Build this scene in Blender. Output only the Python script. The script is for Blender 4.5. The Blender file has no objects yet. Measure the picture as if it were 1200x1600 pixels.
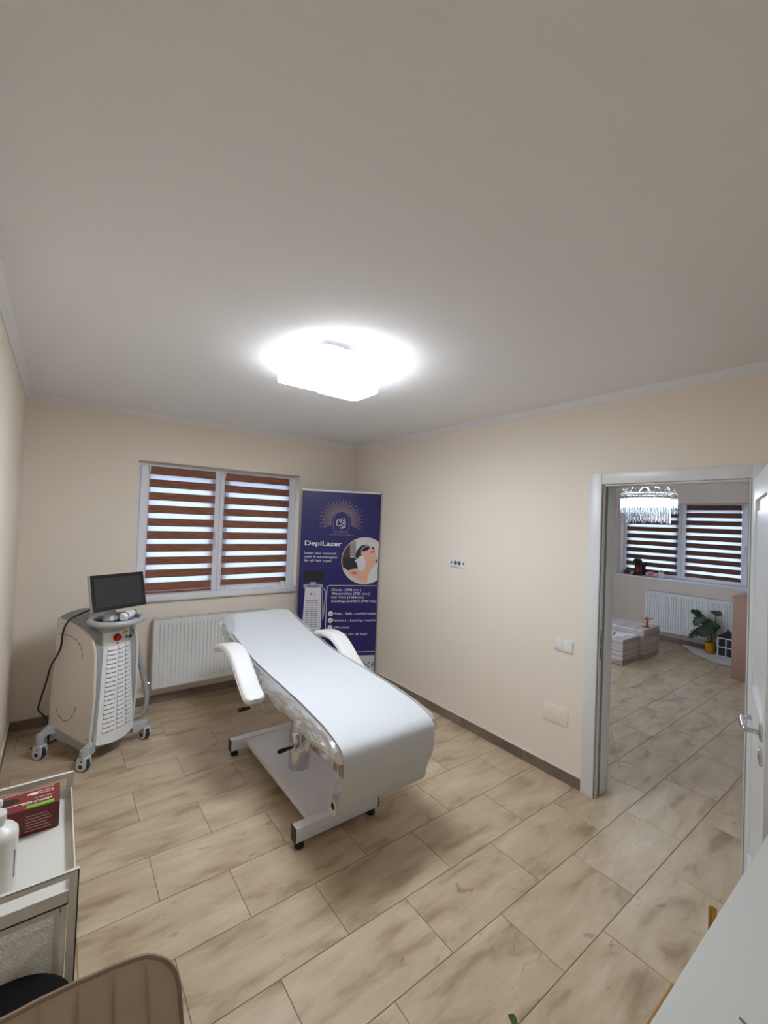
import bpy, bmesh, math, random
from mathutils import Vector, Matrix, noise

random.seed(7)
scene = bpy.context.scene
COL = scene.collection
PI = math.pi

# ------------------------------------------------------------------ camera
F_PX, YAW, PITCH, ROLL = 670.45, 0.6481, 0.0188, 0.0398
CAM = Vector((-2.8159, -4.3141, 1.7292))
_f = Vector((math.sin(YAW) * math.cos(PITCH), math.cos(YAW) * math.cos(PITCH), math.sin(PITCH)))
_r = Vector((math.cos(YAW), -math.sin(YAW), 0))
_u = _r.cross(_f)
_r2 = math.cos(ROLL) * _r + math.sin(ROLL) * _u
_u2 = -math.sin(ROLL) * _r + math.cos(ROLL) * _u
cam_data = bpy.data.cameras.new('camera')
cam_data.sensor_fit = 'VERTICAL'
cam_data.sensor_height = 24.0
cam_data.lens = 24.0 * F_PX / 1600.0
cam_data.clip_start = 0.02
cam = bpy.data.objects.new('camera', cam_data)
cam.matrix_world = Matrix(((_r2.x, _u2.x, -_f.x, CAM.x), (_r2.y, _u2.y, -_f.y, CAM.y), (_r2.z, _u2.z, -_f.z, CAM.z), (0, 0, 0, 1)))
COL.objects.link(cam)
scene.camera = cam

# ------------------------------------------------------------------ world, exposure, light levels
SKY_STRENGTH = 2.1
LAMP_STRENGTH = 11.6
LAMP_EDGE_STRENGTH = 6.5
CHANDELIER_STRENGTH = 9.0
world = bpy.data.worlds.new('overcast_sky')
scene.world = world
world.use_nodes = True
wn = world.node_tree.nodes
wl = world.node_tree.links
wn['Background'].inputs['Color'].default_value = (0.58, 0.74, 1.0, 1)
wn['Background'].inputs['Strength'].default_value = SKY_STRENGTH
scene.view_settings.view_transform = 'Standard'
scene.view_settings.look = 'None'
scene.view_settings.gamma = 1.0
scene.view_settings.use_curve_mapping = False
scene.view_settings.exposure = 1.9


# ------------------------------------------------------------------ materials
def lin(c):
    def f(v):
        v /= 255.0
        return v / 12.92 if v <= 0.04045 else ((v + 0.055) / 1.055) ** 2.4
    return (f(c[0]), f(c[1]), f(c[2]), 1.0)


def pm(name, rgb, rough=0.5, metal=0.0, var=0.0, scale=8.0, bump=0.0, bscale=60.0, spec=0.5, sheen=0.0, coat=0.0, stretch=(1, 1, 1)):
    """Principled material, colour in sRGB 0-255, with a little procedural variation and relief."""
    m = bpy.data.materials.new(name)
    m.use_nodes = True
    nt = m.node_tree
    n, l = nt.nodes, nt.links
    b = n['Principled BSDF']
    c = lin(rgb)
    b.inputs['Base Color'].default_value = c
    b.inputs['Roughness'].default_value = rough
    b.inputs['Metallic'].default_value = metal
    b.inputs['Specular IOR Level'].default_value = spec
    if sheen:
        b.inputs['Sheen Weight'].default_value = sheen
        b.inputs['Sheen Roughness'].default_value = 0.4
    if coat:
        b.inputs['Coat Weight'].default_value = coat
    tc = n.new('ShaderNodeTexCoord')
    mp = n.new('ShaderNodeMapping')
    mp.inputs['Scale'].default_value = stretch
    l.new(tc.outputs['Object'], mp.inputs['Vector'])
    if var:
        ns = n.new('ShaderNodeTexNoise')
        ns.inputs['Scale'].default_value = scale
        ns.inputs['Detail'].default_value = 4
        l.new(mp.outputs['Vector'], ns.inputs['Vector'])
        mx = n.new('ShaderNodeMix')
        mx.data_type = 'RGBA'
        mx.inputs['A'].default_value = (c[0] * (1 - var), c[1] * (1 - var), c[2] * (1 - var), 1)
        mx.inputs['B'].default_value = (min(1, c[0] * (1 + var)), min(1, c[1] * (1 + var)), min(1, c[2] * (1 + var)), 1)
        l.new(ns.outputs['Fac'], mx.inputs['Factor'])
        l.new(mx.outputs['Result'], b.inputs['Base Color'])
    if bump:
        nb = n.new('ShaderNodeTexNoise')
        nb.inputs['Scale'].default_value = bscale
        nb.inputs['Detail'].default_value = 3
        l.new(mp.outputs['Vector'], nb.inputs['Vector'])
        bp = n.new('ShaderNodeBump')
        bp.inputs['Strength'].default_value = bump
        bp.inputs['Distance'].default_value = 0.01
        l.new(nb.outputs['Fac'], bp.inputs['Height'])
        l.new(bp.outputs['Normal'], b.inputs['Normal'])
    return m


def emit(name, rgb, strength):
    m = bpy.data.materials.new(name)
    m.use_nodes = True
    n, l = m.node_tree.nodes, m.node_tree.links
    n.remove(n['Principled BSDF'])
    e = n.new('ShaderNodeEmission')
    e.inputs['Color'].default_value = lin(rgb)
    e.inputs['Strength'].default_value = strength
    l.new(e.outputs[0], n['Material Output'].inputs['Surface'])
    return m


def thin_glass(name, tint=(1, 1, 1, 1), gloss=0.08, rough=0.02):
    m = bpy.data.materials.new(name)
    m.use_nodes = True
    n, l = m.node_tree.nodes, m.node_tree.links
    n.remove(n['Principled BSDF'])
    t = n.new('ShaderNodeBsdfTransparent')
    t.inputs['Color'].default_value = tint
    g = n.new('ShaderNodeBsdfGlossy')
    g.inputs['Roughness'].default_value = rough
    mx = n.new('ShaderNodeMixShader')
    mx.inputs['Fac'].default_value = gloss
    l.new(t.outputs[0], mx.inputs[1])
    l.new(g.outputs[0], mx.inputs[2])
    l.new(mx.outputs[0], n['Material Output'].inputs['Surface'])
    return m


def film_material(name, clear=0.5, white=0.3):
    """Thin crumpled plastic film: part clear, part glossy, part milky."""
    m = bpy.data.materials.new(name)
    m.use_nodes = True
    n, l = m.node_tree.nodes, m.node_tree.links
    n.remove(n['Principled BSDF'])
    t = n.new('ShaderNodeBsdfTransparent')
    t.inputs['Color'].default_value = (0.97, 0.98, 1, 1)
    g = n.new('ShaderNodeBsdfGlossy')
    g.inputs['Roughness'].default_value = 0.12
    d = n.new('ShaderNodeBsdfTranslucent')
    d.inputs['Color'].default_value = (0.85, 0.86, 0.88, 1)
    d2 = n.new('ShaderNodeBsdfDiffuse')
    d2.inputs['Color'].default_value = (0.86, 0.87, 0.88, 1)
    m0 = n.new('ShaderNodeMixShader')
    m0.inputs['Fac'].default_value = 0.8
    l.new(d.outputs[0], m0.inputs[1])
    l.new(d2.outputs[0], m0.inputs[2])
    m1 = n.new('ShaderNodeMixShader')
    m1.inputs['Fac'].default_value = white
    l.new(g.outputs[0], m1.inputs[1])
    l.new(m0.outputs[0], m1.inputs[2])
    m2 = n.new('ShaderNodeMixShader')
    m2.inputs['Fac'].default_value = 1 - clear
    l.new(t.outputs[0], m2.inputs[1])
    l.new(m1.outputs[0], m2.inputs[2])
    tc = n.new('ShaderNodeTexCoord')
    nb = n.new('ShaderNodeTexNoise')
    nb.inputs['Scale'].default_value = 22
    nb.inputs['Detail'].default_value = 6
    l.new(tc.outputs['Object'], nb.inputs['Vector'])
    bp = n.new('ShaderNodeBump')
    bp.inputs['Strength'].default_value = 0.8
    bp.inputs['Distance'].default_value = 0.02
    l.new(nb.outputs['Fac'], bp.inputs['Height'])
    l.new(bp.outputs['Normal'], g.inputs['Normal'])
    l.new(m2.outputs[0], n['Material Output'].inputs['Surface'])
    return m


def sheer_material():
    m = bpy.data.materials.new('sheer_voile')
    m.use_nodes = True
    n, l = m.node_tree.nodes, m.node_tree.links
    n.remove(n['Principled BSDF'])
    t = n.new('ShaderNodeBsdfTransparent')
    d = n.new('ShaderNodeBsdfTranslucent')
    d.inputs['Color'].default_value = (0.60, 0.61, 0.63, 1)
    f = n.new('ShaderNodeBsdfDiffuse')
    f.inputs['Color'].default_value = (0.8, 0.8, 0.82, 1)
    m0 = n.new('ShaderNodeMixShader')
    m0.inputs['Fac'].default_value = 0.3
    l.new(d.outputs[0], m0.inputs[1])
    l.new(f.outputs[0], m0.inputs[2])
    m1 = n.new('ShaderNodeMixShader')
    m1.inputs['Fac'].default_value = 0.84
    l.new(t.outputs[0], m1.inputs[1])
    l.new(m0.outputs[0], m1.inputs[2])
    l.new(m1.outputs[0], n['Material Output'].inputs['Surface'])
    return m


def tile_material(name, dark, mid, light, rough=0.36):
    """Wood-look porcelain: grain along local X, cloudy stains and a few knots, different on every tile."""
    m = bpy.data.materials.new(name)
    m.use_nodes = True
    n, l = m.node_tree.nodes, m.node_tree.links
    b = n['Principled BSDF']
    tc = n.new('ShaderNodeTexCoord')
    oi = n.new('ShaderNodeObjectInfo')
    ml = n.new('ShaderNodeMath')
    ml.operation = 'MULTIPLY'
    ml.inputs[1].default_value = 71.0
    l.new(oi.outputs['Random'], ml.inputs[0])
    cb = n.new('ShaderNodeCombineXYZ')
    l.new(ml.outputs[0], cb.inputs['X'])
    l.new(ml.outputs[0], cb.inputs['Y'])
    l.new(ml.outputs[0], cb.inputs['Z'])
    va = n.new('ShaderNodeVectorMath')
    va.operation = 'ADD'
    l.new(tc.outputs['Object'], va.inputs[0])
    l.new(cb.outputs[0], va.inputs[1])

    def nz(sc, stretch, detail, rgh=0.55, dist=0.0):
        mp = n.new('ShaderNodeMapping')
        mp.inputs['Scale'].default_value = stretch
        l.new(va.outputs[0], mp.inputs['Vector'])
        t = n.new('ShaderNodeTexNoise')
        t.inputs['Scale'].default_value = sc
        t.inputs['Detail'].default_value = detail
        t.inputs['Roughness'].default_value = rgh
        t.inputs['Distortion'].default_value = dist
        l.new(mp.outputs[0], t.inputs['Vector'])
        return t.outputs['Fac']

    def ramp(src, stops):
        r = n.new('ShaderNodeValToRGB')
        el = r.color_ramp.elements
        el[0].position, el[0].color = stops[0]
        el[1].position, el[1].color = stops[-1]
        for p, c in stops[1:-1]:
            e = el.new(p)
            e.color = c
        l.new(src, r.inputs['Fac'])
        return r.outputs['Color']

    base = ramp(nz(3.2, (1, 3.2, 1), 4, 0.5, 0.4), [(0.30, lin(dark)), (0.46, lin(mid)), (0.72, lin(light))])
    grain = ramp(nz(16.0, (1, 7, 1), 4), [(0.3, (0.93, 0.92, 0.91, 1)), (0.6, (1.02, 1.02, 1.02, 1))])
    mx = n.new('ShaderNodeMix')
    mx.data_type = 'RGBA'
    mx.blend_type = 'MULTIPLY'
    mx.inputs['Factor'].default_value = 1
    l.new(base, mx.inputs['A'])
    l.new(grain, mx.inputs['B'])
    knot = ramp(nz(7.5, (1, 2.0, 1), 4, 0.6, 1.0), [(0.64, (1, 1, 1, 1)), (0.735, (0.62, 0.55, 0.47, 1)), (0.82, (0.38, 0.31, 0.25, 1))])
    mk = n.new('ShaderNodeMix')
    mk.data_type = 'RGBA'
    mk.blend_type = 'MULTIPLY'
    mk.inputs['Factor'].default_value = 0.85
    l.new(mx.outputs['Result'], mk.inputs['A'])
    l.new(knot, mk.inputs['B'])
    l.new(mk.outputs['Result'], b.inputs['Base Color'])
    b.inputs['Roughness'].default_value = rough
    bp = n.new('ShaderNodeBump')
    bp.inputs['Strength'].default_value = 0.12
    bp.inputs['Distance'].default_value = 0.004
    l.new(nz(30.0, (1, 8, 1), 3), bp.inputs['Height'])
    l.new(bp.outputs['Normal'], b.inputs['Normal'])
    return m


def wood_material(name, dark, light, stretch, scale=6.0, rough=0.5):
    m = bpy.data.materials.new(name)
    m.use_nodes = True
    n, l = m.node_tree.nodes, m.node_tree.links
    b = n['Principled BSDF']
    b.inputs['Roughness'].default_value = rough
    tc = n.new('ShaderNodeTexCoord')
    mp = n.new('ShaderNodeMapping')
    mp.inputs['Scale'].default_value = stretch
    l.new(tc.outputs['Object'], mp.inputs['Vector'])
    t = n.new('ShaderNodeTexNoise')
    t.inputs['Scale'].default_value = scale
    t.inputs['Detail'].default_value = 5
    t.inputs['Distortion'].default_value = 0.4
    l.new(mp.outputs[0], t.inputs['Vector'])
    r = n.new('ShaderNodeValToRGB')
    r.color_ramp.elements[0].position = 0.35
    r.color_ramp.elements[0].color = lin(dark)
    r.color_ramp.elements[1].position = 0.65
    r.color_ramp.elements[1].color = lin(light)
    l.new(t.outputs['Fac'], r.inputs['Fac'])
    l.new(r.outputs['Color'], b.inputs['Base Color'])
    return m


M = {}
M['wall'] = pm('cream_wall_paint', (238, 226, 210), 0.75, var=0.012, scale=2.0, bump=0.05, bscale=180)
M['wall_far'] = pm('pale_wall_paint', (228, 214, 200), 0.75, var=0.012, scale=2.0, bump=0.05, bscale=180)
M['ceiling'] = pm('white_ceiling_paint', (242, 240, 238), 0.85, var=0.01, scale=1.5, bump=0.03, bscale=160)
M['cornice'] = pm('white_cornice', (232, 228, 226), 0.6, var=0.01)
M['tile'] = tile_material('wood_look_tile', (158, 135, 106), (188, 166, 136), (206, 187, 159))
M['grout'] = pm('grout', (134, 117, 97), 0.8, var=0.08, scale=20)
M['base_tile'] = tile_material('baseboard_tile', (106, 92, 80), (126, 111, 97), (142, 127, 111), 0.45)
M['caulk'] = pm('caulk', (225, 214, 200), 0.6, var=0.01)
M['white_paint'] = pm('white_lacquer', (226, 226, 224), 0.32, var=0.008, scale=3)
M['pvc'] = pm('white_pvc', (228, 230, 234), 0.28, var=0.008)
M['sill'] = pm('white_sill', (232, 232, 234), 0.25, var=0.01)
M['glass'] = thin_glass('window_glass')
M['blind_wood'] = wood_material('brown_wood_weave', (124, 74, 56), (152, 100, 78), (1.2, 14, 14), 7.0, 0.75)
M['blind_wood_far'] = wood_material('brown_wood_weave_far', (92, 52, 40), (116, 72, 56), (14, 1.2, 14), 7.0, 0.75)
M['sheer'] = sheer_material()
M['radiator'] = pm('radiator_enamel', (232, 231, 228), 0.3, var=0.006)
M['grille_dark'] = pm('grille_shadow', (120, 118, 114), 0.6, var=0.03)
M['groove_strip'] = pm('door_groove_grey', (158, 155, 150), 0.6, var=0.02)
M['chrome'] = pm('chrome', (205, 205, 208), 0.12, 1.0, var=0.02)
M['steel'] = pm('brushed_steel', (188, 186, 182), 0.25, 1.0, var=0.04, scale=30)
M['black_plastic'] = pm('black_plastic', (22, 22, 24), 0.38, var=0.05)
M['dark_screen'] = pm('dark_screen', (44, 45, 48), 0.22, var=0.02)
M['bezel'] = pm('black_bezel', (14, 14, 15), 0.2, var=0.02)
M['machine_white'] = pm('machine_beige_white', (222, 214, 202), 0.38, var=0.01)
M['machine_front'] = pm('machine_front_white', (236, 236, 234), 0.35, var=0.008)
M['machine_grey'] = pm('machine_grey', (160, 162, 163), 0.36, var=0.015)
M['machine_silver'] = pm('machine_silver', (182, 184, 187), 0.34, 0.15, var=0.015)
M['slot'] = pm('slot_dark', (70, 70, 72), 0.7, var=0.03)
M['red'] = pm('red_button', (196, 32, 34), 0.25, var=0.03)
M['yellow'] = pm('warning_yellow', (216, 196, 82), 0.5, var=0.05)
M['brass'] = pm('brass', (186, 140, 74), 0.25, 1.0, var=0.05)
M['hose'] = pm('grey_hose', (156, 158, 158), 0.5, var=0.03, scale=40)
M['rubber'] = pm('rubber', (40, 42, 46), 0.6, var=0.05)
M['caster_white'] = pm('caster_white', (214, 217, 224), 0.35, var=0.01)
M['leather'] = pm('white_leatherette', (232, 229, 224), 0.36, var=0.012, scale=12, bump=0.12, bscale=240)
M['leather_under'] = pm('leatherette_underside', (214, 196, 182), 0.5, var=0.02)
M['bed_metal'] = pm('white_powder_coat', (226, 224, 228), 0.28, var=0.008)
M['paper'] = pm('paper_sheet', (206, 207, 207), 0.7, var=0.006, scale=5, bump=0.05, bscale=30)
M['film'] = film_material('plastic_film', 0.50, 0.62)
M['trolley'] = pm('trolley_white', (220, 217, 208), 0.35, var=0.01)
M['mesh_lit_white'] = pm('mesh_lit_white', (244, 242, 234), 0.4, var=0.01)  # whiter than the trolley frame so the strands look lit
M['maroon'] = pm('maroon_card', (122, 40, 36), 0.45, var=0.04)
M['maroon_dark'] = pm('maroon_card_dark', (98, 30, 30), 0.45, var=0.04)
M['pink_print'] = pm('pale_pink_print', (222, 176, 166), 0.6, var=0.02)
M['white_print'] = pm('white_print', (238, 236, 232), 0.6, var=0.01)
M['green_print'] = pm('green_print', (110, 190, 50), 0.5, var=0.02)
M['bottle'] = pm('bottle_plastic', (226, 222, 214), 0.35, var=0.01)
M['velvet'] = pm('taupe_velvet', (182, 162, 142), 0.75, var=0.10, scale=9, sheen=0.6)
M['piping'] = pm('velvet_piping', (140, 116, 92), 0.6, var=0.06, sheen=0.4)
M['desk'] = pm('white_desk_top', (216, 216, 210), 0.3, var=0.006)
M['leaf'] = pm('leaf_green', (27, 60, 25), 0.4, var=0.25, scale=14)
M['leaf_light'] = pm('leaf_light_green', (70, 104, 56), 0.45, var=0.25, scale=20)
M['stem'] = pm('stem_green', (58, 72, 42), 0.55, var=0.15)
M['soil'] = pm('soil', (60, 44, 34), 0.9, var=0.2, scale=40)
M['ochre'] = pm('ochre_pot', (214, 150, 34), 0.45, var=0.05)
M['white_pot'] = pm('white_pot', (232, 232, 232), 0.3, var=0.01)
M['box_wood'] = wood_material('washed_striped_wood', (146, 130, 118), (208, 196, 186), (0.35, 0.35, 7.0), 3.4, 0.5)
M['pink_panel'] = pm('dusty_pink_panel', (162, 126, 106), 0.55, var=0.02)
M['fur'] = pm('white_fur', (206, 206, 208), 0.9, var=0.06, scale=30, bump=0.6, bscale=90)
M['plate'] = pm('switch_plate', (232, 230, 226), 0.35, var=0.006)
M['plate_mark'] = pm('plate_mark', (96, 96, 98), 0.5, var=0.02)
M['glow'] = emit('led_diffuser', (232, 242, 255), LAMP_STRENGTH)
M['glow_edge'] = emit('led_edge_lit_acrylic', (236, 244, 255), LAMP_EDGE_STRENGTH)
M['bulb'] = emit('led_ring', (226, 240, 255), CHANDELIER_STRENGTH)
M['rose_gold'] = pm('rose_gold', (214, 160, 130), 0.22, 1.0, var=0.05)
M['ground'] = pm('outside_paving', (150, 150, 150), 0.9, var=0.1)

crystal = bpy.data.materials.new('crystal')
crystal.use_nodes = True
_b = crystal.node_tree.nodes['Principled BSDF']
_b.inputs['Transmission Weight'].default_value = 1.0
_b.inputs['Roughness'].default_value = 0.03
_b.inputs['IOR'].default_value = 1.3
_b.inputs['Base Color'].default_value = (0.95, 0.98, 1, 1)
M['crystal'] = crystal


# banner vinyl with soft wrinkle relief
def vinyl(name, rgb, rough=0.38):
    return pm(name, rgb, rough, var=0.03, scale=3, bump=0.25, bscale=3.0)


M['navy'] = vinyl('navy_vinyl', (33, 31, 98))
M['gold_print'] = pm('gold_print', (150, 126, 128), 0.5, var=0.05)
M['gold_ring'] = pm('gold_ring_print', (222, 190, 140), 0.45, var=0.05)


# ------------------------------------------------------------------ mesh helpers
def merge(bm, t):
    me = bpy.data.meshes.new('tmp')
    t.to_mesh(me)
    t.free()
    bm.from_mesh(me)
    bpy.data.meshes.remove(me)


def add_box(bm, x0, x1, y0, y1, z0, z1, bev=0.0, seg=2, mat=None):
    t = bmesh.new()
    bmesh.ops.create_cube(t, size=1.0)
    for v in t.verts:
        v.co = Vector(((x0 + x1) / 2 + v.co.x * (x1 - x0), (y0 + y1) / 2 + v.co.y * (y1 - y0), (z0 + z1) / 2 + v.co.z * (z1 - z0)))
    if bev:
        bmesh.ops.bevel(t, geom=list(t.edges), offset=bev, segments=seg, affect='EDGES', profile=0.5)
    if mat is not None:
        bmesh.ops.transform(t, matrix=mat, verts=t.verts)
    merge(bm, t)


def add_loft(bm, rings, closed=True, cap=True, loop=False):
    vs = [[bm.verts.new(p) for p in r] for r in rings]
    n = len(rings[0])
    pairs = list(zip(vs, vs[1:]))
    if loop:
        pairs.append((vs[-1], vs[0]))
    for a, b in pairs:
        for i in range(n if closed else n - 1):
            j = (i + 1) % n
            bm.faces.new((a[i], a[j], b[j], b[i]))
    if cap and closed and not loop:
        bm.faces.new(list(reversed(vs[0])))
        bm.faces.new(vs[-1])
    return vs


def add_tube(bm, pts, r, seg=10, cap=True, loop=False):
    pts = [Vector(p) for p in pts]
    n = len(pts)
    rs = r if isinstance(r, (list, tuple)) else [r] * n
    tans = []
    for i in range(n):
        if loop:
            t = pts[(i + 1) % n] - pts[i - 1]
        else:
            t = pts[min(i + 1, n - 1)] - pts[max(i - 1, 0)]
        tans.append(t.normalized())
    up = Vector((0, 0, 1)) if abs(tans[0].z) < 0.9 else Vector((1, 0, 0))
    nrm = (up - tans[0] * up.dot(tans[0])).normalized()
    rings = []
    for i in range(n):
        nrm = (nrm - tans[i] * nrm.dot(tans[i])).normalized()
        bi = tans[i].cross(nrm)
        rings.append([pts[i] + (nrm * math.cos(a) + bi * math.sin(a)) * rs[i] for a in [2 * PI * k / seg for k in range(seg)]])
    add_loft(bm, rings, True, cap, loop)


def spline(pts, n=8):
    """Catmull-Rom through pts."""
    P = [Vector(p) for p in pts]
    P = [P[0] * 2 - P[1]] + P + [P[-1] * 2 - P[-2]]
    out = []
    for i in range(1, len(P) - 2):
        for k in range(n):
            t = k / n
            a, b, c, d = P[i - 1], P[i], P[i + 1], P[i + 2]
            out.append(0.5 * ((2 * b) + (c - a) * t + (2 * a - 5 * b + 4 * c - d) * t * t + (3 * b - a - 3 * c + d) * t ** 3))
    out.append(P[-2])
    return out


def add_lathe(bm, prof, cx=0, cy=0, seg=28, mat=None, cap=True):
    rings = []
    for r, z in prof:
        ring = []
        for k in range(seg):
            a = 2 * PI * k / seg
            p = Vector((cx + max(r, 1e-4) * math.cos(a), cy + max(r, 1e-4) * math.sin(a), z))
            if mat is not None:
                p = mat @ p
            ring.append(p)
        rings.append(ring)
    add_loft(bm, rings, True, cap)


def add_cyl(bm, p0, p1, r, seg=16):
    add_tube(bm, [p0, p1], r, seg)


def add_prism(bm, poly, fn, a, b):
    """poly: list of 2-D points; fn(u, v, w) -> 3-D; extruded from w=a to w=b."""
    va = [bm.verts.new(fn(u, v, a)) for u, v in poly]
    vb = [bm.verts.new(fn(u, v, b)) for u, v in poly]
    n = len(poly)
    bm.faces.new(list(reversed(va)))
    bm.faces.new(vb)
    for i in range(n):
        j = (i + 1) % n
        bm.faces.new((va[i], va[j], vb[j], vb[i]))


def add_poly(bm, poly, fn, w):
    bm.faces.new([bm.verts.new(fn(u, v, w)) for u, v in poly])


def rounded_rect(x0, x1, y0, y1, r, n=6):
    out = []
    for cx, cy, a0 in ((x1 - r, y1 - r, 0), (x0 + r, y1 - r, 90), (x0 + r, y0 + r, 180), (x1 - r, y0 + r, 270)):
        for k in range(n + 1):
            a = math.radians(a0 + 90 * k / n)
            out.append((cx + r * math.cos(a), cy + r * math.sin(a)))
    return out


WORLD = {}


def finish(me, smooth=True, angle=38):
    me.validate()
    bm = bmesh.new()
    bm.from_mesh(me)
    bmesh.ops.recalc_face_normals(bm, faces=bm.faces)
    bm.to_mesh(me)
    bm.free()
    if smooth:
        me.polygons.foreach_set('use_smooth', [True] * len(me.polygons))
        me.set_sharp_from_angle(angle=math.radians(angle))
    me.update()


def obj(name, bm, mat, parent=None, world=False, smooth=True, loc=None, kind=None, label=None, recalc=True):
    """Link bm as ONE mesh object. world=True: its vertices are in world space and are moved into the parent's space."""
    me = bpy.data.meshes.new(name)
    W = WORLD.get(parent.name, Matrix()) if parent else (Matrix.Translation(loc) if loc is not None else Matrix())
    if world:
        bmesh.ops.transform(bm, matrix=W.inverted(), verts=bm.verts)
    bm.to_mesh(me)
    bm.free()
    if recalc:
        finish(me, smooth)
    me.materials.append(mat)
    o = bpy.data.objects.new(name, me)
    COL.objects.link(o)
    if parent:
        o.parent = parent
    elif loc is not None:
        o.location = loc
    WORLD[o.name] = W
    if kind:
        o['kind'] = kind
    if label:
        o['label'] = label
    return o


def tag(o, label, cat, group=None, kind=None):
    o['label'] = label
    o['category'] = cat
    if group:
        o['group'] = group
    if kind:
        o['kind'] = kind
    return o


def thing(name, label, cat, loc=(0, 0, 0), rotz=0.0, group=None, kind=None):
    o = bpy.data.objects.new(name, None)
    o.empty_display_size = 0.1
    COL.objects.link(o)
    o.location = loc
    o.rotation_euler = (0, 0, rotz)
    WORLD[o.name] = Matrix.Translation(loc) @ Matrix.Rotation(rotz, 4, 'Z')
    return tag(o, label, cat, group, kind)


def B():
    return bmesh.new()


def box_obj(name, dims, mat, parent=None, bev=0.0, world=False, label=None, kind=None, loc=None, seg=2):
    bm = B()
    add_box(bm, *dims, bev=bev, seg=seg)
    return obj(name, bm, mat, parent, world=world, label=label, kind=kind, loc=loc)


def copy_part(src, parent, loc=None, rot=None):
    c = src.copy()
    COL.objects.link(c)
    c.parent = parent
    if loc is not None:
        c.location = loc
    if rot is not None:
        c.rotation_euler = rot
    return c


# ================================================================== THE SETTING
W_L, H = 3.053, 2.6
Y_REAR = -4.7       # behind the photographer, treatment room
Y_SIDE = -5.5       # far room
X_FAR, WT = 4.9, 0.15
DOOR_A, DOOR_B, DOOR_H = -2.945, -3.705, 2.018


def wall(name, boxes, mat, label):
    bm = B()
    for b in boxes:
        add_box(bm, *b)
    o = obj(name, bm, mat, smooth=False)
    return tag(o, label, 'wall', kind='structure')


WX0, WX1, WZ0, WZ1 = -2.272, -0.718, 0.92, 2.174      # treatment room window opening
wall('wall_back', [(-W_L - 0.2, WX0, 0, 0.3, 0, H), (WX1, 0.15, 0, 0.3, 0, H), (WX0, WX1, 0, 0.3, 0, WZ0), (WX0, WX1, 0, 0.3, WZ1, H)],
     M['wall'], 'cream wall with the window above the radiator')
wall('wall_left', [(-W_L - 0.2, -W_L, Y_REAR, 0, 0, H)], M['wall'], 'cream wall beside the laser machine and the trolley')
wall('wall_rear', [(-W_L - 0.2, 0.0, Y_REAR - 0.2, Y_REAR, 0, H)], M['wall'], 'cream wall at the rear end of the treatment room')
wall('wall_right', [(0, WT, DOOR_A + 0.03, 0, 0, H), (0, WT, Y_SIDE, DOOR_B - 0.03, 0, H), (0, WT, DOOR_B - 0.03, DOOR_A + 0.03, DOOR_H + 0.03, H)],
     M['wall'], 'cream wall with the doorway, sockets and light switch')
FY0, FY1, FZ0, FZ1 = -0.83, -3.42, 0.945, 2.178        # far room window opening
wall('wall_far', [(X_FAR, X_FAR + 0.4, FY0, 0.3, 0, H), (X_FAR, X_FAR + 0.4, Y_SIDE, FY1, 0, H), (X_FAR, X_FAR + 0.4, FY1, FY0, 0, FZ0), (X_FAR, X_FAR + 0.4, FY1, FY0, FZ1, H)],
     M['wall_far'], 'pale wall of the far room with the wide striped window')
EX0, EX1, EZ1 = 0.7, 2.5, 2.2                           # glazed entrance of the far room
wall('wall_entrance', [(WT, EX0, 0, 0.3, 0, H), (EX1, X_FAR, 0, 0.3, 0, H), (EX0, EX1, 0, 0.3, EZ1, H)],
     M['wall_far'], 'pale wall of the far room holding its glazed entrance')
wall('wall_side', [(WT, X_FAR + 0.4, Y_SIDE - 0.2, Y_SIDE, 0, H)], M['wall_far'], 'pale wall at the rear end of the far room')
c_ = box_obj('ceiling', (-W_L - 0.2, X_FAR + 0.4, Y_SIDE - 0.2, 0.3, H, H + 0.1), M['ceiling'])
tag(c_, 'plain white ceiling over both rooms', 'ceiling', kind='structure')
g_ = box_obj('ground', (-14, 18, -14, 14, -0.4, -0.1), M['ground'])
tag(g_, 'grey paved ground outside the windows', 'ground', kind='structure')

# floor slab (grout) with each wood-look tile lifted out of it
floor = box_obj('floor', (-W_L - 0.1, X_FAR + 0.1, Y_SIDE - 0.1, 0.1, -0.08, -0.0025), M['grout'])
tag(floor, 'wood look porcelain tiled floor running through both rooms', 'floor', kind='structure')
TW, TL, GAP = 0.3034, 0.6055, 0.0030
tile_cache = {}
row = 0
k0 = -5
for k in range(k0, 16):
    y1 = -1.302 - TW * k
    y0 = y1 - TW
    xoff = -0.5665 if k % 2 == 0 else -0.2640
    for i in range(-6, 12):
        x0 = xoff + TL * i
        x1 = x0 + TL
        ax0, ax1 = max(x0, -W_L), min(x1, X_FAR)
        ay0, ay1 = max(y0, Y_REAR if x0 < 0 else Y_SIDE), min(y1, 0.0)
        if ax1 - ax0 < 0.02 or ay1 - ay0 < 0.02:
            continue
        w, d = round(ax1 - ax0 - GAP, 4), round(ay1 - ay0 - GAP, 4)
        if (w, d) not in tile_cache:
            bm = B()
            add_box(bm, -w / 2, w / 2, -d / 2, d / 2, -0.02, 0.0)
            top = [e for e in bm.edges if all(v.co.z > -0.001 for v in e.verts)]
            bmesh.ops.bevel(bm, geom=top, offset=0.0012, segments=1, affect='EDGES')
            me = bpy.data.meshes.new('tile')
            bm.to_mesh(me)
            bm.free()
            me.materials.append(M['tile'])
            tile_cache[(w, d)] = me
        o = bpy.data.objects.new('tile', tile_cache[(w, d)])
        COL.objects.link(o)
        o.parent = floor
        o.location = ((ax0 + ax1) / 2, (ay0 + ay1) / 2, 0)


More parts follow.
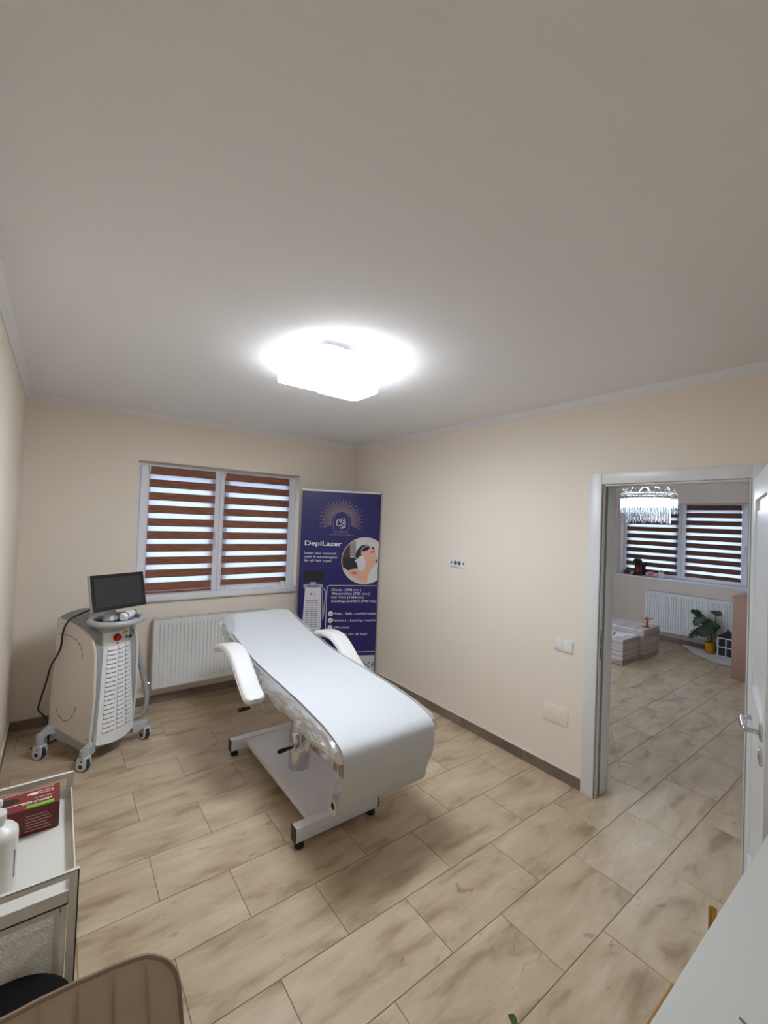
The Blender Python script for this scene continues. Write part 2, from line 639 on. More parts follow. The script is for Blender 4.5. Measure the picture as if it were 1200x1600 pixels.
# baseboards of cut tile
def baseboard(name, label, p0, p1, nrm):
    """p0, p1 along the wall (x,y); nrm points into the room."""
    p0, p1, nrm = Vector((*p0, 0)), Vector((*p1, 0)), Vector((*nrm, 0))
    L = (p1 - p0).length
    ang = math.atan2((p1 - p0).y, (p1 - p0).x)
    side = 1 if Vector((-math.sin(ang), math.cos(ang), 0)).dot(nrm) > 0 else -1
    o = thing(name, label, 'baseboard', p0, ang, kind='structure')
    x = 0.0
    while x < L - 0.01:
        e = min(x + 0.6, L)
        bm = B()
        ys = sorted((0, 0.010 * side))
        w = e - x - 0.002
        add_box(bm, -w / 2, w / 2, ys[0], ys[1], 0.0005, 0.076, bev=0.001, seg=1)
        t = obj('tile', bm, M['base_tile'], o)
        t.location = ((x + e) / 2, 0, 0)
        x = e
    bm = B()
    ys = sorted((0, 0.0095 * side))
    add_box(bm, 0, L, ys[0], ys[1], 0.0762, 0.0815)
    obj('caulk', bm, M['caulk'], o, label='pale caulk line')
    return o


baseboard('baseboard_back', 'brown tile baseboard below the radiator', (-W_L, 0), (0, 0), (0, -1))
baseboard('baseboard_left', 'brown tile baseboard beside the laser machine', (-W_L, -0.011), (-W_L, Y_REAR), (1, 0))
baseboard('baseboard_right', 'brown tile baseboard between banner and doorway', (0, -0.011), (0, DOOR_A + 0.082), (-1, 0))
baseboard('baseboard_far', 'grey tile baseboard under the far room radiator', (X_FAR, -0.0), (X_FAR, Y_SIDE), (-1, 0))


# cornice
def cornice(name, label, p0, p1, nrm):
    p0, p1, nrm = Vector((*p0, 0)), Vector((*p1, 0)), Vector((*nrm, 0))
    prof = [(0, H - 0.048), (0.006, H - 0.048), (0.008, H - 0.04), (0.018, H - 0.03), (0.028, H - 0.016), (0.034, H - 0.006), (0.036, H), (0, H)]
    bm = B()
    rings = [[p + nrm * a + Vector((0, 0, z)) for a, z in prof] for p in (p0, p1)]
    add_loft(bm, rings)
    return tag(obj(name, bm, M['cornice']), label, 'cornice', kind='structure')


cornice('trim_1', 'white ceiling cornice above the window wall', (-W_L, 0), (0, 0), (0, -1))
cornice('trim_2', 'white ceiling cornice above the doorway wall', (0, 0), (0, Y_REAR), (-1, 0))
cornice('trim_3', 'white ceiling cornice above the left wall', (-W_L, 0), (-W_L, Y_REAR), (1, 0))

# ------------------------------------------------------------------ doorway: casing, lining and the open leaf
dc = thing('trim_4', 'white lacquered casing and lining around the doorway', 'door frame', (0, -2.9, 0), kind='structure')
for y0, y1 in ((-2.945, -2.862), (-3.788, -3.705)):
    box_obj('casing', (-0.016, 0.0, y0, y1, 0, DOOR_H + 0.07), M['white_paint'], dc, bev=0.003, world=True)
box_obj('head_casing', (-0.0155, 0.0, -3.705, -2.945, DOOR_H, DOOR_H + 0.07), M['white_paint'], dc, bev=0.003, world=True)
for s, yj in ((1, -2.945), (-1, -3.705)):
    ys = sorted((yj, yj + s * 0.03))
    box_obj('jamb', (0.0, 0.155, ys[0], ys[1], 0, DOOR_H + 0.03), M['white_paint'], dc, world=True)
    ys = sorted((yj - s * 0.014, yj + s * 0.0))
    box_obj('stop', (0.052, 0.155, ys[0], ys[1], 0, DOOR_H - 0.012), M['white_paint'], dc, bev=0.002, world=True)
box_obj('head_jamb', (0.0, 0.155, -3.705, -2.945, DOOR_H, DOOR_H + 0.03), M['white_paint'], dc, world=True)
box_obj('head_stop', (0.052, 0.155, -3.705, -2.945, DOOR_H - 0.014, DOOR_H), M['white_paint'], dc, bev=0.002, world=True)
for y0, y1 in ((-2.945, -2.87), (-3.78, -3.705)):
    box_obj('casing', (0.155, 0.168, y0, y1, 0, DOOR_H + 0.07), M['white_paint'], dc, bev=0.003, world=True)
for yj, s in ((-2.945, -1), (-3.705, 1)):
    ys = sorted((yj + s * 0.0005, yj + s * 0.0045))
    box_obj('groove_strip', (-0.0150, -0.0005, ys[0], ys[1], 0.0, DOOR_H), M['groove_strip'], dc, world=True, label='grey strip for the shaded groove')  # shade of the groove beside the casing, put in as a grey strip
    ys = sorted((yj + s * 0.0045, yj + s * 0.0115))
    box_obj('lip', (-0.002, 0.006, ys[0], ys[1], 0.0, DOOR_H), M['white_paint'], dc, bev=0.001, seg=1, world=True)
    ys = sorted((yj + s * 0.0005, yj + s * 0.012))
    box_obj('groove_strip', (0.0475, 0.052, ys[0], ys[1], 0.0, DOOR_H - 0.014), M['groove_strip'], dc, world=True, label='grey strip for the shaded groove')
box_obj('lip', (-0.002, 0.006, -3.69, -2.96, DOOR_H - 0.0115, DOOR_H - 0.0045), M['white_paint'], dc, bev=0.001, seg=1, world=True)
bm = B()
add_box(bm, 0.016, 0.038, -2.9475, -2.945, 0.88, 1.07, bev=0.001, seg=1)
sp = obj('strike_plate', bm, M['steel'], dc, world=True, label='steel strike plate')
bm = B()
add_box(bm, 0.021, 0.033, -2.9485, -2.9472, 0.905, 0.955)
add_box(bm, 0.021, 0.033, -2.9485, -2.9472, 0.99, 1.03)
obj('keep_opening', bm, M['black_plastic'], sp, world=True)

LEAF_ANG = math.radians(180 + 15.6)
leaf = thing('door_1', 'white panelled door standing open beside the desk', 'door', (-0.006, -3.709, 0), LEAF_ANG, kind='structure')
# local: x along the leaf from the hinge, y = thickness (face seen from the doorway is y = -0.0)
LWd, LH, LT = 0.765, 2.008, 0.04
bm = B()
# stiles and rails around two recessed panels
ST = 0.11
for d in ((0, ST, 0, LT, 0.008, LH), (LWd - ST, LWd, 0, LT, 0.008, LH), (ST, LWd - ST, 0, LT, 0.008, 0.2), (ST, LWd - ST, 0, LT, 0.86, 1.0), (ST, LWd - ST, 0, LT, LH - ST, LH)):
    add_box(bm, *d)
obj('leaf_frame', bm, M['white_paint'], leaf, smooth=False)
for z0, z1 in ((0.2, 0.86), (1.0, LH - ST)):
    bm = B()
    add_box(bm, ST, LWd - ST, 0.014, 0.026, z0, z1)
    add_box(bm, ST + 0.05, LWd - ST - 0.05, 0.006, 0.034, z0 + 0.05, z1 - 0.05, bev=0.006, seg=1)
    obj('panel', bm, M['white_paint'], leaf)
hz, hx = 0.99, 0.705
for sgn, y_ in ((-1, 0.0), (1, LT)):
    bm = B()
    add_box(bm, hx - 0.026, hx + 0.026, *sorted((y_, y_ + sgn * 0.011)), hz - 0.026, hz + 0.026, bev=0.003)
    pts = spline([(hx, y_ + sgn * 0.008, hz), (hx, y_ + sgn * 0.045, hz), (hx - 0.012, y_ + sgn * 0.056, hz), (hx - 0.07, y_ + sgn * 0.058, hz), (hx - 0.115, y_ + sgn * 0.056, hz + 0.002), (hx - 0.128, y_ + sgn * 0.045, hz + 0.004), (hx - 0.130, y_ + sgn * 0.025, hz + 0.005)], 6)
    add_tube(bm, pts, 0.0095, 12)
    obj('handle', bm, M['chrome'], leaf, label='chrome lever handle')
    bm = B()
    zk = hz - 0.09
    add_box(bm, hx - 0.026, hx + 0.026, *sorted((y_, y_ + sgn * 0.011)), zk - 0.026, zk + 0.026, bev=0.003)
    add_cyl(bm, (hx, y_ + sgn * 0.009, zk), (hx, y_ + sgn * 0.014, zk), 0.009, 12)
    obj('key_plate', bm, M['chrome'], leaf, label='chrome key plate')
for z in (0.25, 1.75):
    bm = B()
    add_cyl(bm, (-0.002, LT + 0.004, z - 0.045), (-0.002, LT + 0.004, z + 0.045), 0.007, 10)
    obj('hinge', bm, M['steel'], leaf)


# ------------------------------------------------------------------ windows
def window(name, label, org, rot, width, z0, z1, splits, reveal, handle_at, sill_out=0.035, sill_t=0.055):
    """local x along the wall, y out of the room (inner wall face y=0), frame front at y = reveal."""
    w = thing(name, label, 'window', org, rot, kind='structure')
    fr, d = 0.045, 0.07
    bm = B()
    y0, y1 = reveal, reveal + d
    add_box(bm, 0, fr, y0, y1, z0, z1)
    add_box(bm, width - fr, width, y0, y1, z0, z1)
    add_box(bm, fr, width - fr, y0, y1, z1 - fr, z1)
    add_box(bm, fr, width - fr, y0, y1, z0, z0 + fr)
    for x in splits[1:-1]:
        add_box(bm, x - fr / 2, x + fr / 2, y0, y1, z0 + fr, z1 - fr)
    obj('frame', bm, M['pvc'], w)
    for a, b in zip(splits, splits[1:]):
        a2 = a + (fr if a == 0 else fr / 2) - 0.012
        b2 = b - (fr if b == width else fr / 2) + 0.012
        sw = 0.078
        s0, s1 = y0 - 0.012, y0 + 0.05
        bm = B()
        add_box(bm, a2, a2 + sw, s0, s1, z0 + fr - 0.012, z1 - fr + 0.012, bev=0.004, seg=1)
        add_box(bm, b2 - sw, b2, s0, s1, z0 + fr - 0.012, z1 - fr + 0.012, bev=0.004, seg=1)
        add_box(bm, a2 + sw, b2 - sw, s0 + 0.0005, s1, z1 - fr + 0.012 - sw, z1 - fr + 0.0115, bev=0.004, seg=1)
        add_box(bm, a2 + sw, b2 - sw, s0 + 0.0005, s1, z0 + fr - 0.0115, z0 + fr - 0.012 + sw, bev=0.004, seg=1)
        so = obj('sash', bm, M['pvc'], w)
        bm = B()
        add_box(bm, a2 + sw - 0.005, b2 - sw + 0.005, y0 + 0.018, y0 + 0.022, z0 + fr + sw - 0.02, z1 - fr - sw + 0.02)
        obj('pane', bm, M['glass'], so, smooth=False)
    for hx_ in handle_at:
        bm = B()
        zc = (z0 + z1) / 2 - 0.02
        add_box(bm, hx_ - 0.014, hx_ + 0.014, y0 - 0.024, y0 - 0.012, zc - 0.035, zc + 0.035, bev=0.004)
        add_cyl(bm, (hx_, y0 - 0.012, zc), (hx_, y0 - 0.05, zc), 0.008, 10)
        add_box(bm, hx_ - 0.010, hx_ + 0.010, y0 - 0.062, y0 - 0.046, zc - 0.125, zc + 0.012, bev=0.005)
        obj('handle', bm, M['white_paint'], w)
    bm = B()
    add_box(bm, 0.003, width - 0.003, -sill_out, reveal + 0.001, z0 - 0.0, z0 + sill_t, bev=0.004)
    obj('sill', bm, M['sill'], w)
    return w


WW = WX1 - WX0
window('window_1', 'white two sash window with brown striped blinds above the radiator', (WX0, 0, 0), 0, WW, WZ0, WZ1, [0, 0.729, WW], 0.112, [0.70])
FW = FY0 - FY1
# far window: local x runs along -Y
window('window_2', 'wide white window of the far room with brown striped blinds', (X_FAR, FY0, 0), -PI / 2, FW, FZ0, FZ1, [0, 0.895, 1.73, FW], 0.25, [1.69], 0.02, 0.03)
ew = thing('window_3', 'glazed entrance in the side wall of the far room', 'window', (EX0, 0, 0), 0, kind='structure')
bm = B()
for x0, x1, z0, z1 in ((0, 0.07, 0, EZ1), (EX1 - EX0 - 0.07, EX1 - EX0, 0, EZ1), (0.865, 0.935, 0.07, EZ1 - 0.07), (0.07, EX1 - EX0 - 0.07, EZ1 - 0.07, EZ1), (0.07, EX1 - EX0 - 0.07, 0, 0.07)):
    add_box(bm, x0, x1, 0.1, 0.17, z0, z1)
obj('frame', bm, M['pvc'], ew)
for x0, x1 in ((0.07, 0.865), (0.935, EX1 - EX0 - 0.07)):
    box_obj('pane', (x0, x1, 0.13, 0.134, 0.07, EZ1 - 0.07), M['glass'], ew)


# ------------------------------------------------------------------ striped day-and-night blinds
def blind(label, org, rot, width, ztop, nstrip, zend, pitch=0.1183, band=0.0735, group=None, mat=None, last_partial=False):
    b = thing('striped_blind', label, 'blind', (org[0], org[1], 0), rot, group)
    bm = B()
    add_tube(bm, [(0.0, 0.012, ztop - 0.03), (width, 0.012, ztop - 0.03)], 0.016, 12)
    obj('roller', bm, M['blind_wood'] if mat is None else mat, b)
    for x in (-0.008, width - 0.004):
        bm = B()
        add_box(bm, x, x + 0.012, -0.012, 0.045, ztop - 0.05, ztop + 0.012, bev=0.003)
        obj('bracket', bm, M['pvc'], b)
    z = ztop
    for k in range(nstrip):
        z1 = ztop - pitch * k
        z0 = max(z1 - band, zend + 0.008)
        if z1 > zend + 0.008:
            bm = B()
            add_box(bm, 0.0, width, -0.0085, -0.0065, z0, z1)
            obj('slat', bm, M['blind_wood'] if mat is None else mat, b, smooth=False)
        s1, s0 = z0, max(z1 - pitch, zend + 0.008)
        if s1 - s0 > 0.004 and k < nstrip:
            bm = B()
            add_box(bm, 0.002, width - 0.002, -0.0078, -0.0072, s0, s1)
            obj('sheer_band', bm, M['sheer'], b, smooth=False, label='sheer white voile band')
    bm = B()
    add_box(bm, -0.002, width + 0.002, -0.014, -0.001, zend - 0.012, zend + 0.008, bev=0.004)
    obj('bottom_bar', bm, M['blind_wood'] if mat is None else mat, b)
    bm = B()
    pts = [(width + 0.004, -0.014, ztop - 0.03 - 0.9 * t) for t in (0, 0.25, 0.5, 0.75, 1)]
    add_tube(bm, pts, 0.0016, 6)
    obj('cord', bm, M['white_paint'], b)
    return b


BY = 0.085
blind('brown striped day-night blind hiding the left sash above the radiator', (-2.170, BY, 0), 0, 0.578, 2.138, 10, 0.985, group=None)
blind('brown striped day-night blind next to the banner, ending higher above the sill', (-1.499, BY, 0), 0, 0.692, 2.136, 10, 1.028)
BX = 5.115
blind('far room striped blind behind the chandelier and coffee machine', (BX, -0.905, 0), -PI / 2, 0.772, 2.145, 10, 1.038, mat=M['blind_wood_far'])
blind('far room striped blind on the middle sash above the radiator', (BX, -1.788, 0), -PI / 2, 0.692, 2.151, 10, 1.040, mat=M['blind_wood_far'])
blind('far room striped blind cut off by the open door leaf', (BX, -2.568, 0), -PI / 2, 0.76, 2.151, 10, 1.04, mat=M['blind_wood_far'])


# ------------------------------------------------------------------ radiators
def radiator(label, org, rot, length, height):
    """local x along, y into the wall, z up from the radiator's lower edge."""
    r = thing('radiator', label, 'radiator', org, rot)
    pitch = 0.0333
    n = int((length - 0.03) / pitch)
    m0 = (length - n * pitch) / 2
    xs, gr = [0.0], [0]
    for i in range(n):
        c = m0 + pitch * (i + 0.5)
        for dx, g in ((-0.0075, 0), (-0.0045, 1), (0.0045, 1), (0.0075, 0)):
            xs.append(c + dx)
            gr.append(g)
    xs.append(length)
    gr.append(0)
    zs = [0.0, 0.036, 0.05, height - 0.06, height - 0.046, height]
    zin = [0, 0, 1, 1, 0, 0]
    for side in (0, 1):
        bm = B()
        yb = 0.0 if side == 0 else 0.088
        grid = [[bm.verts.new((x, yb + (0.010 * g * zi if side == 0 else -0.010 * g * zi), z)) for x, g in zip(xs, gr)] for z, zi in zip(zs, zin)]
        back = [[bm.verts.new((x, yb + (0.0135 if side == 0 else -0.0135), z)) for x in (0, length)] for z in (0, height)]
        for a, b in zip(grid, grid[1:]):
            for i in range(len(xs) - 1):
                bm.faces.new((a[i], a[i + 1], b[i + 1], b[i]))
        bm.faces.new((back[0][0], back[0][1], back[1][1], back[1][0]))
        bm.faces.new([*grid[0], back[0][1], back[0][0]])
        bm.faces.new([*grid[-1], back[1][1], back[1][0]])
        bm.faces.new([g[0] for g in grid] + [back[1][0], back[0][0]])
        bm.faces.new([g[-1] for g in grid] + [back[1][1], back[0][1]])
        obj('panel', bm, M['radiator'], r)
    for x in (-0.002, length - 0.002):
        box_obj('side_cover', (x, x + 0.004, 0.002, 0.086, 0.012, height - 0.004), M['radiator'], r)
    bm = B()
    k = int(length / 0.022)
    for i in range(k):
        x = 0.008 + (length - 0.016) * i / (k - 1)
        add_box(bm, x - 0.0035, x + 0.0035, 0.012, 0.076, height - 0.004, height + 0.0015)
    add_box(bm, 0.004, length - 0.004, 0.0, 0.012, height - 0.003, height + 0.002)
    add_box(bm, 0.004, length - 0.004, 0.076, 0.088, height - 0.003, height + 0.002)
    obj('top_grille', bm, M['radiator'], r, kind='stuff')
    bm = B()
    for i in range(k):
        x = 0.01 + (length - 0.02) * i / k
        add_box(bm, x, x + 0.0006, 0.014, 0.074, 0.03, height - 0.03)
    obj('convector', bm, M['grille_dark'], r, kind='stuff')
    bm = B()
    add_cyl(bm, (-0.055, 0.044, 0.045), (-0.002, 0.044, 0.045), 0.009, 12)
    add_cyl(bm, (-0.03, 0.044, 0.045), (-0.014, 0.044, 0.045), 0.016, 12)
    add_cyl(bm, (-0.045, 0.044, 0.045), (-0.045, 0.118, 0.045), 0.008, 12)
    obj('valve', bm, M['chrome'], r, label='chrome pipe valve')
    bm = B()
    for x in (0.18, length - 0.18):
        add_box(bm, x - 0.015, x + 0.015, 0.09, 0.1295, 0.08, height - 0.08)
    obj('wall_bracket', bm, M['radiator'], r)
    return r


radiator('white panel radiator below the window behind the treatment bed', (-2.108, -0.13, 0.173), 0, 1.02, 0.605)
radiator('white panel radiator below the far room window behind the plant', (X_FAR - 0.13, -1.362, 0.165), -PI / 2, 1.30, 0.605)


# ------------------------------------------------------------------ wall plates (right wall, inner face x = 0)
def plate(name, label, cat, yc, zc, w, h, mat, t=0.009):
    o = thing(name, label, cat, (0, yc, zc), 0)
    box_obj('cover_plate', (-t, -0.0002, -w / 2, w / 2, -h / 2, h / 2), mat, o, bev=0.002)
    return o


so = plate('wall_socket', 'white double wall socket with two buttons high on the cream wall', 'socket', -1.703, 1.378, 0.185, 0.075, M['plate'])
for y in (0.022, -0.022):
    bm = B()
    add_lathe(bm, [(0.019, -0.0095), (0.019, -0.0102), (0.016, -0.0102), (0.015, -0.0085), (0.0005, -0.0085)], 0, 0, 20, mat=Matrix.Translation((0, y, 0)) @ Matrix.Rotation(PI / 2, 4, 'Y'))
    so_ = obj('outlet', bm, M['plate_mark'], so, label='round outlet')
for y, s in ((0.072, 1), (-0.072, -1)):
    bm = B()
    add_box(bm, -0.0115, -0.0088, y - 0.008, y + 0.008, -0.011, 0.011, bev=0.001, seg=1)
    obj('button', bm, M['plate_mark'], so, label='dark button')
sw = plate('light_switch', 'white double light switch near the door casing', 'switch', -2.714, 0.912, 0.132, 0.082, M['plate'])
for y in (0.031, -0.031):
    box_obj('rocker', (-0.0125, -0.0085, y - 0.029, y + 0.029, -0.034, 0.034), M['plate'], sw, bev=0.002)
ht = plate('access_panel', 'blank cream cover plate low on the wall under the light switch', 'panel', -2.666, 0.428, 0.185, 0.122, M['wall'], 0.006)

# ================================================================== CEILING LAMP
lamp = thing('ceiling_lamp', 'bright LED ceiling lamp of overlapping rounded square panels', 'ceiling lamp', (-1.59, -2.22, H))
bm = B()
add_box(bm, -0.16, 0.16, -0.16, 0.16, -0.035, 0.0, bev=0.006)
obj('base', bm, M['pvc'], lamp)
for cx, cy, sx, sy, z in ((-0.04, 0.02, 0.42, 0.44, -0.080), (0.12, 0.10, 0.30, 0.28, -0.112), (0.03, -0.16, 0.36, 0.30, -0.100), (-0.12, -0.14, 0.30, 0.34, -0.072), (-0.12, 0.13, 0.28, 0.30, -0.092)):
    bm = B()
    poly = rounded_rect(cx - sx / 2, cx + sx / 2, cy - sy / 2, cy + sy / 2, 0.05)
    add_prism(bm, poly, lambda u, v, w: (u, v, w), z, z + 0.004)
    d = obj('diffuser', bm, M['glow'], lamp)
    bm = B()
    add_prism(bm, poly, lambda u, v, w: (u, v, w), z + 0.0045, z + 0.022)
    obj('acrylic_edge', bm, M['glow_edge'], d, label='edge-lit acrylic plate')
    bm = B()
    add_prism(bm, rounded_rect(cx - sx / 2 + 0.006, cx + sx / 2 - 0.006, cy - sy / 2 + 0.006, cy + sy / 2 - 0.006, 0.045), lambda u, v, w: (u, v, w), z + 0.0222, z + 0.0242)
    obj('back_plate', bm, M['pvc'], d)
    bm = B()
    outer = rounded_rect(cx - sx / 2 - 0.004, cx + sx / 2 + 0.004, cy - sy / 2 - 0.004, cy + sy / 2 + 0.004, 0.054)
    rings = []
    for a, b in zip(poly, outer):
        pass
    n_ = len(poly)
    v0 = [bm.verts.new((u, v, z + 0.0225)) for u, v in outer]
    v1 = [bm.verts.new((u, v, z + 0.025)) for u, v in outer]
    v2 = [bm.verts.new((u * 0 + pu, pv, z + 0.025)) for (u, v), (pu, pv) in zip(outer, poly)]
    v3 = [bm.verts.new((pu, pv, z + 0.0225)) for pu, pv in poly]
    for A_, B_ in ((v0, v1), (v1, v2), (v2, v3), (v3, v0)):
        for i in range(n_):
            j = (i + 1) % n_
            bm.faces.new((A_[i], A_[j], B_[j], B_[i]))
    obj('frame', bm, M['pvc'], d)

# ================================================================== TREATMENT BED
bed = thing('treatment_bed', 'white padded treatment bed with raised back on a hydraulic column', 'treatment bed', (-1.49, -1.75, 0))
bm = B()
add_box(bm, -1.665, -1.325, -2.275, -1.205, 0.064, 0.102, bev=0.008)
obj('base_plate', bm, M['bed_metal'], bed, world=True)
for yc in (-2.262, -1.215):
    bm = B()
    add_box(bm, -1.768, -1.24, yc - 0.028, yc + 0.028, 0.038, 0.113, bev=0.004)
    cb = obj('cross_bar', bm, M['bed_metal'], bed, world=True)
    for x in (-1.771, -1.240):
        bm = B()
        add_box(bm, x, x + 0.004, yc - 0.029, yc + 0.029, 0.037, 0.114, bev=0.001, seg=1)
        obj('end_cap', bm, M['black_plastic'], cb, world=True, label='black end cap')
    for x in (-1.735, -1.273):
        bm = B()
        add_lathe(bm, [(0.005, 0.0), (0.026, 0.0), (0.027, 0.008), (0.022, 0.022), (0.010, 0.026), (0.010, 0.04)], x, yc, 20)
        obj('foot', bm, M['black_plastic'], cb, world=True, label='black adjustable foot')
bm = B()
add_lathe(bm, [(0.069, 0.10), (0.069, 0.335), (0.066, 0.34), (0.060, 0.34), (0.060, 0.56)], -1.492, -1.75, 40)
obj('column', bm, M['chrome'], bed, world=True, label='polished steel column')
bm = B()
add_box(bm, -1.64, -1.20, -2.35, -1.40, 0.545, 0.575, bev=0.004)
obj('seat_frame', bm, M['bed_metal'], bed, world=True)

CXB = -1.418
TOPB = [(-2.61, 0.622), (-2.56, 0.660), (-2.45, 0.682), (-2.2, 0.705), (-1.95, 0.718), (-1.72, 0.726), (-1.58, 0.732), (-1.42, 0.748), (-1.1, 0.795), (-0.90, 0.846), (-0.75, 0.893)]


def top_at(y):
    if y <= TOPB[0][0]:
        return TOPB[0][1]
    for (a, za), (b, zb) in zip(TOPB, TOPB[1:]):
        if y <= b:
            return za + (zb - za) * (y - a) / (b - a)
    return TOPB[-1][1]


def section(cx, y, ztop, w, t, slope=0.0, ex=5.0, n=28):
    ring = []
    for k in range(n):
        a = 2 * PI * k / n
        c, s = math.cos(a), math.sin(a)
        x = cx + w / 2 * math.copysign(abs(c) ** (2 / ex), c)
        dz = t / 2 * math.copysign(abs(s) ** (2 / ex), s)
        ring.append(Vector((x, y - slope * (dz), ztop - t / 2 + dz)))
    return ring


def cushion(name, ys, wfun, tfun):
    bm = B()
    rings = []
    n = len(ys)
    for i, y in enumerate(ys):
        e = min(i, n - 1 - i)
        k = {0: 0.55, 1: 0.86, 2: 0.97}.get(e, 1.0)
        sl = (top_at(y + 0.03) - top_at(y - 0.03)) / 0.06
        zt = top_at(y) - 0.006
        t = tfun(y)
        rings.append(section(CXB, y, zt - t * (1 - k) / 2, wfun(y) - (1 - k) * 0.08, t * k, sl))
    add_loft(bm, rings)
    return obj(name, bm, M['leather'], bed, world=True)


ysS = [-2.60, -2.585, -2.55, -2.45, -2.3, -2.1, -1.9, -1.75, -1.66, -1.625, -1.61]
cushion('seat_cushion', ysS, lambda y: 0.615, lambda y: min(0.135, 0.135 * (0.6 + (y + 2.62) * 2.4)))
ysH = [-1.605, -1.59, -1.55, -1.4, -1.2, -1.05, -0.95, -0.86, -0.80, -0.765, -0.75]
cushion('back_cushion', ysH, lambda y: 0.615 if y < -1.0 else 0.615 - 0.55 * (y + 1.0) ** 2 * 2, lambda y: 0.115)
bm = B()
add_box(bm, -1.6, -1.236, -2.56, -1.64, 0.572, 0.583)
obj('seat_board', bm, M['leather_under'], bed, world=True)
for sgn in (-1, 1):
    xc = CXB + (0.374 if sgn > 0 else -0.408)
    path = spline([(xc, -1.085, 0.742), (xc, -1.20, 0.782), (xc, -1.32, 0.807), (xc, -1.44, 0.802), (xc, -1.54, 0.758), (xc, -1.66, 0.680), (xc, -1.75, 0.632), (xc, -1.815, 0.615)], 5)
    bm = B()
    rings = []
    for i, p in enumerate(path):
        q0, q1 = path[max(i - 1, 0)], path[min(i + 1, len(path) - 1)]
        t = (q1 - q0).normalized()
        up = Vector((1, 0, 0)).cross(t)
        if up.z < 0:
            up = -up
        e = min(i, len(path) - 1 - i)
        k = {0: 0.55, 1: 0.85, 2: 0.96}.get(e, 1)
        ring = []
        for j in range(20):
            a = 2 * PI * j / 20
            c, s = math.cos(a), math.sin(a)
            ring.append(p + Vector((1, 0, 0)) * (0.063 * k * math.copysign(abs(c) ** 0.42, c)) + up * (0.027 * k * math.copysign(abs(s) ** 0.6, s)))
        rings.append(ring)
    add_loft(bm, rings)
    ar = obj('armrest', bm, M['leather'], bed, world=True)
    bm = B()
    for side in (-1, 1):
        add_tube(bm, [p + Vector((side * 0.0605, 0, 0)) for p in path[2:-2]], 0.006, 8)
    obj('piping', bm, M['leather'], ar, world=True)
    bm = B()
    xi = CXB + sgn * 0.29
    add_tube(bm, spline([(xi, -1.74, 0.60), (xi + sgn * 0.06, -1.74, 0.602), (xc, -1.735, 0.613)], 4), 0.010, 10)
    add_tube(bm, spline([(xi, -1.14, 0.715), (xi + sgn * 0.06, -1.15, 0.728), (xc, -1.17, 0.748)], 4), 0.010, 10)
    obj('arm_bracket', bm, M['steel'], bed, world=True, label='steel armrest bracket')
for pts, g0, g1 in (([(-1.70, -1.75, 0.575), (-1.785, -1.75, 0.562), (-1.836, -1.75, 0.555)], (-1.836, -1.75, 0.555), (-1.912, -1.75, 0.558)), ([(-1.492, -1.75, 0.262), (-1.52, -1.762, 0.250), (-1.556, -1.77, 0.246)], (-1.556, -1.77, 0.246), (-1.655, -1.775, 0.244))):
    bm = B()
    add_tube(bm, pts, 0.0045, 8)
    if pts[0][2] > 0.5:
        add_cyl(bm, (-1.778, -1.745, 0.60), (-1.746, -1.752, 0.512), 0.0065, 10)
    lv = obj('lever', bm, M['chrome'], bed, world=True, label='chrome lever rod')
    bm = B()
    g0, g1 = Vector(g0), Vector(g1)
    add_tube(bm, [g0, g0.lerp(g1, 0.15), g0.lerp(g1, 0.5), g0.lerp(g1, 0.9), g1], [0.008, 0.010, 0.0125, 0.014, 0.009], 12)
    obj('grip', bm, M['black_plastic'], lv, world=True, label='black handle grip')
# roll holder: bent rod under the foot end
bm = B()
RY, RZ = -2.452, 0.283
for x in (-1.668, -1.052):
    add_tube(bm, spline([(x + 0.03, -2.40, 0.60), (x, -2.50, 0.555), (x, -2.505, 0.46), (x, -2.465, 0.36), (x, RY, RZ)], 6), 0.004, 8)
add_tube(bm, [(-1.668, RY, RZ), (-1.052, RY, RZ)], 0.006, 8)
obj('roll_holder', bm, M['chrome'], bed, world=True, label='chrome wire roll holder')

# plastic film over the cushions
bm = B()
rings = []
NP = 96
ysP = [-2.590 + i * (1.830 / 110) for i in range(111)]
for y in ysP:
    ring = []
    sl = (top_at(y + 0.03) - top_at(y - 0.03)) / 0.06
    zt = top_at(y) - 0.002
    w = 0.640 - (0.55 * (y + 1.0) ** 2 * 2 if y > -1.0 else 0)
    low = 0.115 if y < -1.65 else 0.10
    if y < -2.5:
        low = 0.115 - (-2.5 - y) * 0.42
    for k in range(NP + 1):
        s = k / NP
        # across: left hem -> left side -> top -> right side -> right hem
        if s < 0.28:
            q = s / 0.28
            x, z = -w / 2 - 0.006 * math.sin(q * PI), zt - low * (1 - q)
            side = 1 - 0.5 * q * q
        elif s > 0.72:
            q = (1 - s) / 0.28
            x, z = w / 2 + 0.006 * math.sin(q * PI), zt - low * (1 - q)
            side = 1 - 0.5 * q * q
        else:
            q = (s - 0.28) / 0.44
            x, z = -w / 2 + w * q, zt + 0.001
            side = max(0.0, 1 - min(q, 1 - q) / 0.06) * 0.5
        P = Vector((CXB + x, y, z))
        n1 = noise.noise(P * 16 + Vector((3, 1, 7)))
        n2 = noise.noise(Vector((P.x * 20, P.y * 34, P.z * 60)))
        n3 = noise.noise(Vector((P.y * 9, P.z * 30, 5.5)))
        n4 = abs(noise.noise(Vector((P.x * 40, P.y * 55 + P.z * 40, P.z * 70))))
        amp = side * (0.016 * n1 + 0.010 * n2 + 0.010 * n3 - 0.014 * n4 + 0.010)
        out = -1 if x < 0 else 1
        P.x += out * amp * (1 if s < 0.28 or s > 0.72 else 0.2)
        if s < 0.28 or s > 0.72:
            P.z += (1 - q) * 0.022 * (noise.noise(Vector((P.y * 6, 9.1, 0))) + 0.1)
        ring.append(P)
    rings.append(ring)
add_loft(bm, rings, closed=False, cap=False)
